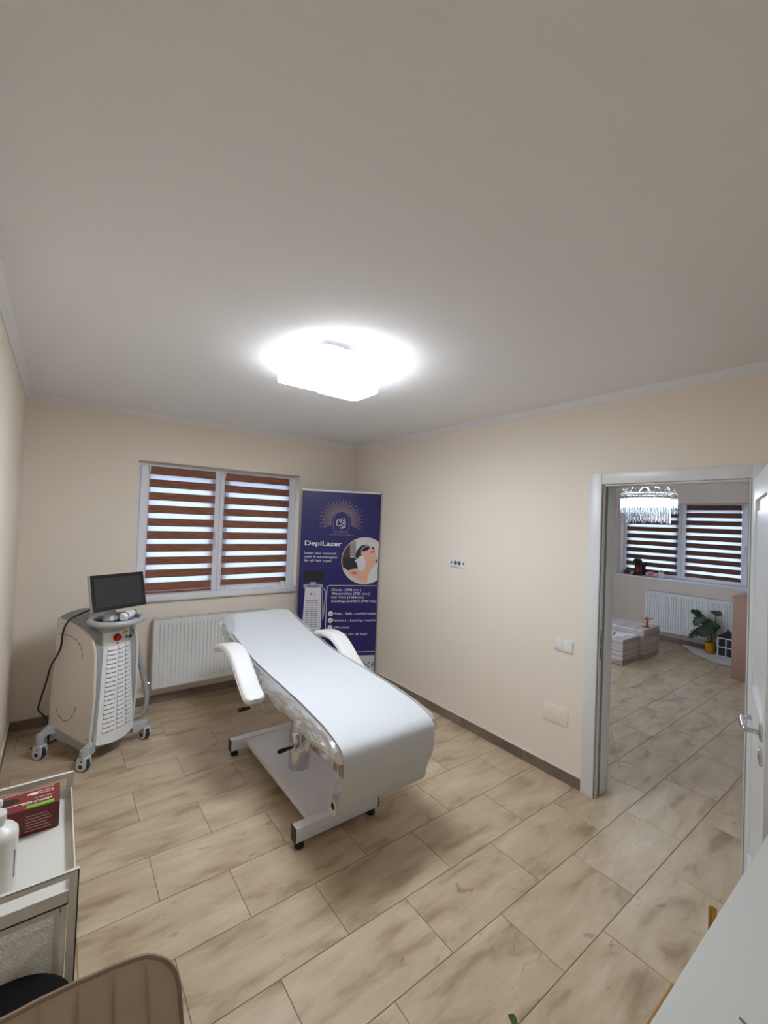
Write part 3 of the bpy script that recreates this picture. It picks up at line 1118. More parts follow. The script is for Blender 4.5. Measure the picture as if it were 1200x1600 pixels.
fo = obj('plastic_cover', bm, M['film'], None, world=True, loc=Vector((CXB, -1.7, 0.6)), smooth=True)
tag(fo, 'crumpled clear plastic film wrapped around the bed cushions', 'plastic cover')

# paper sheet running down the bed, over the foot end to its roll
pp = thing('paper_sheet', 'white disposable paper sheet drawn over the treatment bed', 'paper', (CXB, -1.7, 0))
prof = []
y = -0.725
while y > -2.55:
    prof.append((y, top_at(y) + 0.010, 0.0))
    y -= 0.03
prof += [(-2.575, 0.661, 0.0), (-2.600, 0.650, 0.002), (-2.617, 0.632, 0.005), (-2.624, 0.605, 0.008), (-2.624, 0.56, 0.014), (-2.612, 0.505, 0.024), (-2.590, 0.45, 0.036), (-2.556, 0.398, 0.050), (-2.528, 0.345, 0.062), (-2.508, 0.298, 0.072), (-2.492, 0.256, 0.077), (-2.472, 0.238, 0.079), (-2.452, 0.2362, 0.08)]
bm = B()
rings = []
NX = 30
for i, (y, z, sh) in enumerate(prof):
    ring = []
    for k in range(NX + 1):
        s = k / NX * 2 - 1
        x = CXB - 0.010 + sh * 0.8 + s * 0.291
        yy, zz = y, z
        head = max(0.0, min(1.0, (y + 1.05) / 0.33))
        edge = max(0.0, abs(s) - 0.55) / 0.45
        zz -= head * edge ** 2 * (0.075 if s < 0 else 0.012)
        if s < 0:
            x -= head * edge ** 2 * 0.03
        if i < len(prof) - 12:
            zz += 0.0025 * noise.noise(Vector((x * 5, yy * 3, 1.0))) + 0.0035 * math.exp(-((yy + 1.62) / 0.05) ** 2) * (0.5 + noise.noise(Vector((x * 6, 0, 3))))
            zz += edge ** 2 * 0.003 * noise.noise(Vector((yy * 14, s, 2.0)))
        else:
            yy += 0.006 * noise.noise(Vector((x * 4, zz * 3, 4.0)))
        ring.append(Vector((x, yy, zz)))
    rings.append(ring)
add_loft(bm, rings, closed=False, cap=False)
bmesh.ops.recalc_face_normals(bm, faces=bm.faces)
bmesh.ops.solidify(bm, geom=bm.faces[:] + bm.edges[:] + bm.verts[:], thickness=0.0012)
obj('sheet', bm, M['paper'], pp, world=True)
bm = B()
rr = [(0.019, 0.0), (0.044, 0.0), (0.0445, 0.004), (0.0445, 0.592), (0.044, 0.596), (0.019, 0.596), (0.019, 0.0)]
add_lathe(bm, rr, 0, 0, 30, mat=Matrix.Translation((-1.658, RY, RZ)) @ Matrix.Rotation(PI / 2, 4, 'Y'), cap=False)
rl = obj('roll', bm, M['paper'], pp, world=True)
bm = B()
add_lathe(bm, [(0.0175, 0.001), (0.0188, 0.001), (0.0188, 0.595), (0.0175, 0.595), (0.0175, 0.001)], 0, 0, 24, mat=Matrix.Translation((-1.658, RY, RZ)) @ Matrix.Rotation(PI / 2, 4, 'Y'), cap=False)
obj('core', bm, pm('cardboard_core', (132, 96, 70), 0.8, var=0.05), rl, world=True, label='brown cardboard core')

# ================================================================== LASER MACHINE
MC = Vector((-2.535, -0.595, 0))
MY = math.radians(35.1)
mach = thing('laser_machine', 'grey and white laser machine on casters with a tilted touchscreen', 'laser machine', MC, MY)
# local frame: x to the machine's own side, y = -forward
SP = [(-0.20, 0.955), (-0.13, 0.943), (-0.05, 0.924), (0.04, 0.893), (0.10, 0.866), (0.140, 0.832), (0.162, 0.785), (0.170, 0.72), (0.178, 0.45), (0.160, 0.122), (-0.232, 0.205), (-0.212, 0.53), (-0.192, 0.62), (-0.196, 0.74)]
for sgn in (-1, 1):
    bm = B()
    w0, w1 = sorted((sgn * 0.176, sgn * 0.158))
    add_prism(bm, SP, lambda u, v, w: (w, -u, v), w0, w1)
    bmesh.ops.bevel(bm, geom=[e for e in bm.edges if abs(e.verts[0].co.x - e.verts[1].co.x) < 1e-5], offset=0.004, segments=2, affect='EDGES')
    sd = obj('side_panel', bm, M['machine_white'], mach)
    # dashed vent slots tracing an arch at top and bottom
    bm = B()
    xs = sgn * 0.1765

    def dash(f0, z0, f1, z1):
        d = Vector((f1 - f0, z1 - z0)).normalized() * 0.0022
        n2 = Vector((-d.y, d.x))
        pol = [(f0 + n2.x, z0 + n2.y), (f1 + n2.x, z1 + n2.y), (f1 - n2.x, z1 - n2.y), (f0 - n2.x, z0 - n2.y)]
        add_prism(bm, pol, lambda u, v, w: (w, -u, v), xs - 0.0006, xs + 0.0006)
    arc1 = [(-0.165, 0.842), (-0.12, 0.846), (-0.075, 0.843), (-0.03, 0.832), (0.01, 0.812), (0.04, 0.782), (0.055, 0.745), (0.06, 0.70)]
    arc2 = [(-0.165, 0.335), (-0.14, 0.292), (-0.105, 0.262), (-0.065, 0.256), (-0.025, 0.278), (0.005, 0.318), (0.025, 0.375)]
    for arc in (arc1, arc2):
        for a, b in zip(arc, arc[1:]):
            e = 0.12
            dash(a[0] + (b[0] - a[0]) * e, a[1] + (b[1] - a[1]) * e, b[0] - (b[0] - a[0]) * e, b[1] - (b[1] - a[1]) * e)
    obj('vent_slots', bm, M['slot'], sd)
    bm = B()
    for f, z in ((0.13, 0.72), (0.135, 0.44), (-0.195, 0.43), (0.14, 0.17), (-0.175, 0.91)):
        add_cyl(bm, (xs - 0.001, -f, z), (xs + 0.0012, -f, z), 0.004, 8)
    obj('screw', bm, M['steel'], sd)
bm = B()
CP = [(f - (0.012 if f > 0.1 else 0), z - 0.006) for f, z in SP]
add_prism(bm, CP, lambda u, v, w: (w, -u, v), -0.158, 0.158)
obj('body', bm, M['machine_grey'], mach)
bm = B()
hood = [(-0.20, 0.952), (-0.05, 0.922), (0.04, 0.891), (0.105, 0.862), (0.14, 0.835)]
rings = []
for f, z in hood:
    rings.append([Vector((x, -f, z + h_)) for x, h_ in ((-0.160, -0.004), (-0.135, 0.012), (-0.07, 0.028), (0.0, 0.034), (0.07, 0.028), (0.135, 0.012), (0.160, -0.004), (0.10, -0.03), (-0.10, -0.03))])
add_loft(bm, rings)
obj('hood', bm, M['machine_grey'], mach)
# louvred front panel
FP = [(-0.098, 0.868), (0.098, 0.868)]


def front_pt(s, z, off=0.0):
    """s in -1..1 across, z height: curved front panel."""
    hw = 0.098 + (0.868 - z) / 0.748 * 0.050
    fc = 0.168 + (0.868 - z) / 0.748 * 0.030
    return Vector((s * hw, -(fc + 0.030 * (1 - s * s) - 0.01 + off), z))


bm = B()
zrows = [0.124 + i * (0.868 - 0.124) / 30 for i in range(31)]
rings = []
for z in zrows:
    rings.append([front_pt(-1 + 2 * i / 16, z - (0.02 * (1 - (-1 + 2 * i / 16) ** 2) if z == zrows[0] else 0)) for i in range(17)] + [front_pt(1 - 2 * i / 16, z, -0.03) for i in range(17)])
add_loft(bm, rings)
fp = obj('front_panel', bm, M['machine_front'], mach)
for col, (s0, s1) in enumerate(((-0.80, -0.26), (-0.14, 0.28), (0.40, 0.82))):
    for r_ in range(19):
        z = 0.765 - r_ * 0.0305
        # each louvre: a tilted lip over a strip of painted shade
        bm = B()
        n_ = 5
        rr_ = []
        for i in range(n_ + 1):
            s = s0 + (s1 - s0) * i / n_
            rr_.append([front_pt(s, z + 0.004, 0.0004), front_pt(s, z - 0.017, 0.0085), front_pt(s, z - 0.020, 0.0085), front_pt(s, z - 0.022, 0.0002)])
        add_loft(bm, rr_)
        lo = obj('louvre', bm, M['machine_front'], fp)
bm = B()
for col, (s0, s1) in enumerate(((-0.80, -0.26), (-0.14, 0.28), (0.40, 0.82))):
    for r_ in range(19):
        z = 0.765 - r_ * 0.0305 - 0.0205
        n_ = 4
        rr_ = []
        for i in range(n_ + 1):
            s = s0 + (s1 - s0) * i / n_
            rr_.append([front_pt(s, z, 0.0006), front_pt(s, z, 0.0014), front_pt(s, z - 0.0068, 0.0014), front_pt(s, z - 0.0068, 0.0006)])
        add_loft(bm, rr_)
obj('louvre_shade', bm, M['slot'], fp, kind='stuff', label='dark strips painted as shade under the louvres')  # shade below each louvre, coloured in with dark strips


def front_frame(s, z):
    p = front_pt(s, z)
    p2 = front_pt(s + 0.05, z)
    t = (p2 - p).normalized()
    n_ = Vector((t.y, -t.x, 0)).normalized()
    if n_.y > 0:
        n_ = -n_
    return Matrix(((t.x, 0, n_.x, p.x), (t.y, 0, n_.y, p.y), (0, 1, 0, p.z), (0, 0, 0, 1)))


bm = B()
Fm = front_frame(-0.28, 0.828)
add_lathe(bm, [(0.026, 0.0), (0.026, 0.004), (0.022, 0.005), (0.012, 0.006), (0.012, 0.014), (0.020, 0.016), (0.021, 0.026), (0.017, 0.031), (0.001, 0.032)], 0, 0, 24, mat=Fm)
obj('stop_button', bm, M['red'], mach, label='red emergency stop button')
bm = B()
Fk = front_frame(0.52, 0.812)
add_lathe(bm, [(0.012, 0.0), (0.012, 0.006), (0.009, 0.008), (0.001, 0.008)], 0, 0, 16, mat=Fk)
add_box(bm, -0.002, 0.002, -0.022, 0.004, 0.008, 0.030, mat=Fk)
ks = obj('key_switch', bm, M['steel'], mach, label='steel key switch')
bm = B()
add_box(bm, -0.013, 0.013, -0.004, 0.016, 0.022, 0.036, bev=0.004, mat=Fk)
obj('key_head', bm, M['black_plastic'], ks, label='black key head')
bm = B()
add_box(bm, -0.026, 0.026, -0.008, 0.008, 0.0002, 0.0012, mat=front_frame(0.42, 0.851))
obj('warning_label', bm, M['yellow'], mach, label='yellow warning label')
bm = B()
add_lathe(bm, [(0.007, 0), (0.007, 0.003), (0.001, 0.004)], 0, 0, 14, mat=front_frame(-0.22, 0.786))
obj('indicator', bm, M['brass'], mach, label='brass ring indicator')
# neck above the front panel
bm = B()
rings = []
for z, e in ((0.866, 0.0), (0.905, 0.004), (0.93, -0.02)):
    rings.append([Vector((s * (0.100 + e), -(0.155 + 0.032 * (1 - s * s) + e), z)) for s in [-1 + 2 * i / 12 for i in range(13)]] + [Vector((x, -0.02, z)) for x in (0.10, -0.10)])
add_loft(bm, rings)
obj('neck', bm, M['machine_silver'], mach)
# ring handle
RC = Vector((-0.008, -0.160, 0.946))
bm = B()
pts = [RC + Vector((0.166 * math.cos(a), 0.158 * math.sin(a), 0.0)) for a in [2 * PI * k / 48 for k in range(48)]]
rings = []
for k in range(48):
    a = 2 * PI * k / 48
    d = Vector((math.cos(a), math.sin(a), 0))
    rings.append([pts[k] + d * (0.021 * math.copysign(abs(math.cos(b)) ** 0.8, math.cos(b))) + Vector((0, 0, 0.019 * math.copysign(abs(math.sin(b)) ** 0.8, math.sin(b)))) for b in [2 * PI * j / 14 for j in range(14)]])
add_loft(bm, rings, True, False, loop=True)
add_box(bm, -0.075, 0.065, -0.03, 0.06, 0.925, 0.962, bev=0.01)
obj('ring_handle', bm, M['machine_silver'], mach, label='silver ring handle')
bm = B()
add_lathe(bm, [(0.001, 0.918), (0.14, 0.918), (0.145, 0.922), (0.145, 0.93), (0.001, 0.93)], RC.x, RC.y, 36)
obj('tray', bm, M['machine_grey'], mach)
# stem and monitor
bm = B()
add_lathe(bm, [(0.055, 0.93), (0.05, 0.945), (0.036, 0.965), (0.032, 1.04), (0.04, 1.06)], 0.01, -0.07, 24)
add_box(bm, -0.03, 0.05, -0.10, -0.05, 1.02, 1.10, bev=0.01)
obj('monitor_stem', bm, M['machine_silver'], mach)
MT = Matrix.Translation((0.016, -0.135, 1.142)) @ Matrix.Rotation(math.radians(-3.0), 4, 'Z') @ Matrix.Rotation(math.radians(-13.5), 4, 'X') @ Matrix.Rotation(math.radians(1.2), 4, 'Y')
# monitor local: x across, y depth (front at -y), z up
bm = B()
add_box(bm, -0.208, 0.208, -0.004, 0.022, -0.128, 0.128, bev=0.006, mat=MT)
add_box(bm, -0.15, 0.15, 0.018, 0.045, -0.09, 0.09, bev=0.012, mat=MT)
mo = obj('monitor', bm, M['machine_silver'], mach)
bm = B()
add_box(bm, -0.205, 0.205, -0.0065, -0.003, -0.125, 0.125, bev=0.001, seg=1, mat=MT)
obj('bezel', bm, M['bezel'], mo, label='black screen bezel')
bm = B()
add_box(bm, -0.180, 0.180, -0.0072, -0.006, -0.101, 0.101, mat=MT)
obj('screen', bm, M['dark_screen'], mo, label='dark switched-off screen')
# handpiece lying in the ring
bm = B()
a_, b_ = Vector((-0.015, -0.215, 0.966)), Vector((0.115, -0.165, 0.972))
add_tube(bm, [a_, a_.lerp(b_, 0.1), a_.lerp(b_, 0.5), a_.lerp(b_, 0.85), b_], [0.020, 0.032, 0.032, 0.026, 0.02], 18)
hp = obj('handpiece', bm, M['machine_front'], mach, label='white handpiece')
bm = B()
add_tube(bm, [a_ + (b_ - a_) * 0.14, a_ + (b_ - a_) * 0.20], 0.0335, 18)
d_ = (b_ - a_)
add_tube(bm, [b_ - d_ * 0.02, b_ + d_ * 0.12], [0.020, 0.014], 14)
obj('collar', bm, M['black_plastic'], hp, label='black collar and tip')
# hose from the ring to the lower leg
bm = B()
hz_ = [(0.125, -0.16, 0.966), (0.180, -0.11, 0.960), (0.230, -0.04, 0.905), (0.252, -0.02, 0.835), (0.262, -0.05, 0.72), (0.268, -0.085, 0.575), (0.275, -0.14, 0.41), (0.275, -0.165, 0.32), (0.262, -0.175, 0.235), (0.235, -0.16, 0.17), (0.19, -0.12, 0.15)]
add_tube(bm, spline(hz_, 8), 0.018, 12)
obj('hose', bm, M['hose'], mach, label='grey hose')
# base frame, legs and casters
bm = B()
add_prism(bm, [(-0.235, 0.205), (0.15, 0.125), (0.15, 0.075), (0.10, 0.09), (-0.20, 0.13), (-0.235, 0.15)], lambda u, v, w: (w, -u, v), -0.179, 0.179)
obj('base_frame', bm, M['machine_grey'], mach)
legs = [(-0.235, 0.213), (-0.228, -0.186), (0.232, -0.21), (0.232, 0.20)]
for lx, ly in legs:
    sx = 1 if lx > 0 else -1
    zr = 0.185 if ly > 0 else 0.115
    bm = B()
    P0 = Vector((sx * 0.15, ly * 0.80, zr - 0.005))
    P1 = Vector((sx * 0.19, ly * 0.95, zr))
    P2 = Vector((lx, ly, zr - 0.030 if ly > 0 else 0.122))
    rings = []
    for p, wd, hh in ((P0, 0.03, 0.035), (P1, 0.029, 0.032), (P2, 0.026, 0.022)):
        d = (P2 - P0)
        d.z = 0
        d.normalize()
        nn = Vector((-d.y, d.x, 0))
        rings.append([p + nn * wd * c + Vector((0, 0, hh * s)) for c, s in ((-1, -0.8), (-0.8, 0.8), (-0.5, 1), (0.5, 1), (0.8, 0.8), (1, -0.8), (0.7, -1), (-0.7, -1))])
    add_loft(bm, rings)
    add_lathe(bm, [(0.026, 0.095), (0.028, P2.z - 0.01), (0.024, P2.z + 0.015), (0.001, P2.z + 0.018)], lx, ly, 20)
    lg = obj('leg', bm, M['machine_silver'], mach)
    # caster: white twin shell over a dark wheel
    cm = Matrix.Translation((lx, ly, 0)) @ Matrix.Rotation(math.radians(10 if lx < 0 else -10) , 4, 'Z')
    bm = B()
    for sd_ in (-1, 1):
        pol = [(0.034 * math.cos(a), 0.038 + 0.034 * math.sin(a)) for a in [math.radians(200 + 200 * k / 12) for k in range(13)]] + [(0.033, 0.082), (0.018, 0.096), (-0.028, 0.096), (-0.036, 0.072)]
        va = sorted((sd_ * 0.017, sd_ * 0.025))
        add_prism(bm, pol, lambda u, v, w: cm @ Vector((w, u, v)), va[0], va[1])
    add_box(bm, -0.025, 0.025, -0.03, 0.02, 0.080, 0.097, bev=0.004, mat=cm)
    cs = obj('caster', bm, M['caster_white'], lg, label='white caster housing')
    bm = B()
    add_cyl(bm, cm @ Vector((-0.0155, 0.0, 0.0375)), cm @ Vector((0.0155, 0.0, 0.0375)), 0.0375, 24)
    for sd_ in (-1, 1):
        add_cyl(bm, cm @ Vector((sd_ * 0.024, 0.0, 0.036)), cm @ Vector((sd_ * 0.0262, 0.0, 0.036)), 0.014, 16)
        add_cyl(bm, cm @ Vector((sd_ * 0.024, -0.004, 0.071)), cm @ Vector((sd_ * 0.0262, -0.004, 0.071)), 0.0065, 12)
    add_box(bm, -0.014, 0.014, 0.028, 0.062, 0.064, 0.072, bev=0.002, mat=cm)
    for v in bm.verts:
        v.co.z = max(v.co.z, 0.0)
    obj('wheel', bm, M['rubber'], lg, label='dark wheel and hub cap')
# power cable draped over the side
bm = B()
cp = [(-0.06, -0.06, 1.06), (-0.10, -0.04, 1.03), (-0.165, 0.05, 0.972), (-0.19, 0.075, 0.94), (-0.198, 0.10, 0.88), (-0.203, 0.109, 0.771), (-0.208, 0.129, 0.715), (-0.215, 0.178, 0.628), (-0.225, 0.20, 0.52), (-0.245, 0.228, 0.37), (-0.240, 0.235, 0.325), (-0.205, 0.215, 0.265), (-0.15, 0.265, 0.17), (-0.12, 0.30, 0.05), (-0.10, 0.33, 0.014), (-0.04, 0.34, 0.012), (0.06, 0.33, 0.012)]
add_tube(bm, spline(cp, 7), 0.0062, 10)
obj('power_cable', bm, M['black_plastic'], mach, label='black power cable')

# ================================================================== ROLL-UP BANNER
BA, BB = Vector((-0.79, -0.213, 0)), Vector((-0.03, -0.572, 0))
bd = (BB - BA).normalized()
BW = (BB - BA).length
BH = 2.0
ban = thing('roll_up_banner', 'navy blue roll-up banner advertising laser hair removal in the corner', 'banner', BA, math.atan2(bd.y, bd.x))
# local: x across, y = away from viewer, z up
bm = B()
add_box(bm, 0.0, BW, -0.0005, 0.0005, 0.05, BH + 0.008)
sheet = obj('banner_sheet', bm, M['navy'], ban, smooth=False)
bm = B()
add_box(bm, -0.004, BW + 0.004, -0.008, 0.006, BH + 0.005, BH + 0.027, bev=0.004)
obj('top_rail', bm, M['white_paint'], ban, label='white top rail')
for x in (-0.0065, BW + 0.004):
    box_obj('rail_cap', (x, x + 0.0025, -0.0085, 0.0065, BH + 0.004, BH + 0.028), M['black_plastic'], ban, label='black rail cap')
bm = B()
add_box(bm, -0.005, BW + 0.005, -0.05, 0.06, 0.006, 0.056, bev=0.012)
for x in (0.08, BW - 0.12):
    add_box(bm, x, x + 0.04, -0.10, 0.10, 0.0, 0.008, bev=0.002)
obj('base', bm, M['steel'], ban)
bm = B()
add_cyl(bm, (BW / 2, 0.02, 0.05), (BW / 2, 0.012, BH + 0.01), 0.008, 10)
obj('pole', bm, M['steel'], ban)


def flat(u, v, w):
    return Vector((u, -w, v))


def decal(name, polys, mat, layer, label=None):
    bm = B()
    for p in polys:
        add_poly(bm, p, flat, 0.0008 + 0.0004 * layer)
    for f in bm.faces:
        f.normal_update()
        if f.normal.y > 0:
            f.normal_flip()
    return obj(name, bm, mat, sheet, smooth=False, label=label, recalc=False)


def clip_poly(poly, clip):
    """Sutherland-Hodgman against a convex, counter-clockwise clip polygon."""
    out = list(poly)
    for i in range(len(clip)):
        a, b = clip[i], clip[(i + 1) % len(clip)]
        inp, out = out, []
        if not inp:
            return []

        def side(p):
            return (b[0] - a[0]) * (p[1] - a[1]) - (b[1] - a[1]) * (p[0] - a[0])
        for j in range(len(inp)):
            p, q = inp[j - 1], inp[j]
            sp_, sq = side(p), side(q)
            if sq >= 0:
                if sp_ < 0:
                    t = sp_ / (sp_ - sq)
                    out.append((p[0] + (q[0] - p[0]) * t, p[1] + (q[1] - p[1]) * t))
                out.append(q)
            elif sp_ >= 0:
                t = sp_ / (sp_ - sq)
                out.append((p[0] + (q[0] - p[0]) * t, p[1] + (q[1] - p[1]) * t))
    return out


def text(name, s, u0, u1, zb, cap, mat, layer=2, bold=0.0, rot=None, parent=None, fn=None):
    """Flat lettering: left edge u0, right edge u1, baseline zb, capital height cap."""
    cu = bpy.data.curves.new(name, 'FONT')
    cu.body = s
    cu.size = 1.0
    cu.offset = bold
    cu.resolution_u = 3
    to = bpy.data.objects.new(name, cu)
    COL.objects.link(to)
    dg = bpy.context.evaluated_depsgraph_get()
    me = bpy.data.meshes.new_from_object(to.evaluated_get(dg))
    bpy.data.objects.remove(to)
    xs = [v.co.x for v in me.vertices]
    x0, x1 = min(xs), max(xs)
    k = (u1 - u0) / (x1 - x0)
    kz = cap / 0.70
    f = fn or flat
    for v in me.vertices:
        v.co = f(u0 + (v.co.x - x0) * k, zb + v.co.y * kz, 0.0008 + 0.0004 * layer)
    me.materials.clear()
    me.materials.append(mat)
    o = bpy.data.objects.new(name, me)
    COL.objects.link(o)
    o.parent = parent or sheet
    return o


WP, GP = M['white_print'], M['gold_print']
# emblem: sunburst around an arch with a calligraphic word
ec = (0.420, 1.70)
rays = []
for k in range(46):
    a = math.radians(-22 + 224 * k / 45)
    r1 = 0.236 if k % 2 == 0 else 0.200
    r0 = 0.105
    c, s = math.cos(a), math.sin(a)
    wd0, wd1 = 0.0030, 0.0022
    p = [(ec[0] + r0 * c - wd0 * s, ec[1] + r0 * s + wd0 * c), (ec[0] + r0 * c + wd0 * s, ec[1] + r0 * s - wd0 * c), (ec[0] + r1 * c + wd1 * s, ec[1] + r1 * s - wd1 * c), (ec[0] + r1 * c - wd1 * s, ec[1] + r1 * s + wd1 * c)]
    if min(q[1] for q in p) > 1.60:
        rays.append(p)
decal('sunburst', rays, GP, 1, 'gold sunburst rays')
arch = [(ec[0] - 0.085, 1.612)] + [(ec[0] + 0.085 * math.cos(a), 1.72 + 0.085 * math.sin(a)) for a in [PI - PI * k / 18 for k in range(19)]] + [(ec[0] + 0.085, 1.612)]
inner = [(ec[0] - 0.079, 1.612)] + [(ec[0] + 0.079 * math.cos(a), 1.72 + 0.079 * math.sin(a)) for a in [PI - PI * k / 18 for k in range(19)]] + [(ec[0] + 0.079, 1.612)]
decal('arch', [[arch[i], arch[i + 1], inner[i + 1], inner[i]] for i in range(len(arch) - 1)], GP, 3, 'gold arch outline')
decal('arch_field', [inner], M['navy'], 2)


def ribbon(pts, w, n=5):
    P = [Vector((p[0], p[1], 0)) for p in pts]
    P = spline(P, n)
    out = []
    for i in range(len(P) - 1):
        t = (P[i + 1] - P[i]).normalized()
        nn = Vector((-t.y, t.x, 0)) * w / 2
        out.append([tuple((P[i] + nn)[:2]), tuple((P[i] - nn)[:2]), tuple((P[i + 1] - nn)[:2]), tuple((P[i + 1] + nn)[:2])])
    return out


cg = []
cg += ribbon([(0.395, 1.722), (0.380, 1.712), (0.370, 1.688), (0.374, 1.660), (0.392, 1.648), (0.414, 1.655), (0.428, 1.668)], 0.008)
cg += ribbon([(0.428, 1.645), (0.445, 1.632), (0.460, 1.640), (0.466, 1.652)], 0.008)
cg += ribbon([(0.408, 1.632), (0.425, 1.622), (0.440, 1.630)], 0.007)
cg += ribbon([(0.412, 1.724), (0.416, 1.700), (0.412, 1.682)], 0.008)
cg += ribbon([(0.436, 1.712), (0.446, 1.698), (0.458, 1.704), (0.464, 1.716)], 0.007)
cg += ribbon([(0.430, 1.684), (0.446, 1.676), (0.462, 1.684), (0.466, 1.694)], 0.007)
cg += ribbon([(0.440, 1.664), (0.455, 1.660), (0.466, 1.668)], 0.006)
for x, z in ((0.430, 1.727), (0.445, 1.735), (0.452, 1.722), (0.398, 1.700)):
    cg.append([(x - 0.005, z), (x, z - 0.005), (x + 0.005, z), (x, z + 0.005)])
decal('calligraphy', cg, M['white_print'], 5, 'white calligraphic word')
text('name_text', 'SHAMS', 0.342, 0.494, 1.573, 0.023, GP, 2)
text('tagline_text', 'BEAUTY & SKIN', 0.302, 0.545, 1.546, 0.015, GP, 2)
text('heading_text', 'DepiLazer', 0.046, 0.433, 1.434, 0.050, WP, 2, 0.016)
for s, u1, zb in (('Laser hair removal', 0.376, 1.343), ('with 4 wavelengths', 0.389, 1.304), ('for all hair types', 0.330, 1.265)):
    text('lead_text', s, 0.046, u1, zb, 0.023, WP, 2, 0.002)
for s, u1, zb in (('Diode ( 808 nm )', 0.660, 0.958), ('Alexandrite (755 nm )', 0.757, 0.918), ('Nd: YAG (1064 nm)', 0.690, 0.878), ('Cooling comfort (940 nm)', 0.832, 0.838)):
    text('wavelength_text', s, 0.347, u1, zb, 0.025, WP, 2, 0.006)
for s, u0, u1, zb, chk in (('Fast , Safe ,comfortable', 0.388, 0.836, 0.706, 1), ('Painless , Lasting results', 0.366, 0.836, 0.634, 1), ('Effective', 0.388, 0.552, 0.560, 1), ('Suitable for all hair', 0.378, 0.750, 0.486, 1), ('types', 0.400, 0.510, 0.440, 0)):
    text('benefit_text', s, u0, u1, zb, 0.024, WP, 2, 0.0)
    if chk:
        cxx, czz = 0.346, zb + 0.011
        decal('check_mark', [[(cxx + 0.026 * math.cos(2 * PI * k / 24), czz + 0.026 * math.sin(2 * PI * k / 24)) for k in range(24)]], WP, 1, 'white disc with tick')
        decal('tick', ribbon([(cxx - 0.012, czz + 0.001), (cxx - 0.003, czz - 0.010), (cxx + 0.014, czz + 0.011)], 0.006, 3), M['navy'], 3)
# thin rounded outline around the list
ol = [(0.836, 1.014), (0.325, 1.014)] + [(0.325 + 0.028 * math.cos(a), 0.986 + 0.028 * math.sin(a)) for a in [math.radians(90 + 90 * k / 6) for k in range(1, 7)]] + [(0.297, 0.335)] + [(0.325 + 0.028 * math.cos(a), 0.335 + 0.028 * math.sin(a)) for a in [math.radians(180 + 90 * k / 6) for k in range(1, 7)]] + [(0.836, 0.307)]
op = []
for a, b in zip(ol, ol[1:]):
    t = Vector((b[0] - a[0], b[1] - a[1])).normalized() * 0.0025
    op.append([(a[0] - t.y, a[1] + t.x), (a[0] + t.y, a[1] - t.x), (b[0] + t.y, b[1] - t.x), (b[0] - t.y, b[1] + t.x)])
decal('outline', op, WP, 1, 'thin white outline')
# certificate strip
decal('certificate_field', [[(0.645, 0.07), (0.836, 0.07), (0.836, 0.268), (0.645, 0.268)]], pm('grey_white_print', (206, 206, 208), 0.5, var=0.02), 1, 'pale certificate field')
ink = pm('black_print', (28, 28, 34), 0.5, var=0.02)
text('certificate_text', 'ISO', 0.672, 0.742, 0.150, 0.034, ink, 3, 0.05)
decal('certificate_ring', [[(0.706 + r0_ * math.cos(a0), 0.167 + r0_ * math.sin(a0)), (0.706 + r1_ * math.cos(a0), 0.167 + r1_ * math.sin(a0)), (0.706 + r1_ * math.cos(a1), 0.167 + r1_ * math.sin(a1)), (0.706 + r0_ * math.cos(a1), 0.167 + r0_ * math.sin(a1))]
      for r0_, r1_ in ((0.036, 0.039),) for lo_, hi_ in ((35, 145), (215, 325)) for a0, a1 in [(math.radians(lo_ + (hi_ - lo_) * k / 12), math.radians(lo_ + (hi_ - lo_) * (k + 1) / 12)) for k in range(12)]], ink, 3)


def arc_band(cx, cz, r, w, a0, a1, n=14):
    out = []
    for k in range(n):
        b0, b1 = math.radians(a0 + (a1 - a0) * k / n), math.radians(a0 + (a1 - a0) * (k + 1) / n)
        out.append([(cx + (r - w) * math.cos(b0), cz + (r - w) * math.sin(b0)), (cx + r * math.cos(b0), cz + r * math.sin(b0)), (cx + r * math.cos(b1), cz + r * math.sin(b1)), (cx + (r - w) * math.cos(b1), cz + (r - w) * math.sin(b1))])
    return out


ce = arc_band(0.792, 0.166, 0.030, 0.008, 95, 265) + arc_band(0.836, 0.166, 0.030, 0.008, 95, 265) + [[(0.812, 0.162), (0.834, 0.162), (0.834, 0.170), (0.812, 0.170)]]
decal('conformity_mark', ce, ink, 3, 'black conformity mark')
# round picture of a treatment, cut off by the banner's edge
CIR = [(0.690 + 0.246 * math.cos(2 * PI * k / 48), 1.283 + 0.246 * math.sin(2 * PI * k / 48)) for k in range(48)]
RING = [(0.690 + 0.254 * math.cos(2 * PI * k / 48), 1.283 + 0.254 * math.sin(2 * PI * k / 48)) for k in range(48)]
EDGE = [(0, 0), (0.836, 0), (0.836, 3), (0, 3)]
CIRC = clip_poly(CIR, EDGE)
decal('picture_ring', [clip_poly(RING, EDGE)], M['gold_ring'], 1, 'gold picture ring')
decal('picture', [CIRC], pm('picture_wall', (205, 203, 204), 0.5, var=0.05, scale=3), 2, 'round printed treatment picture')


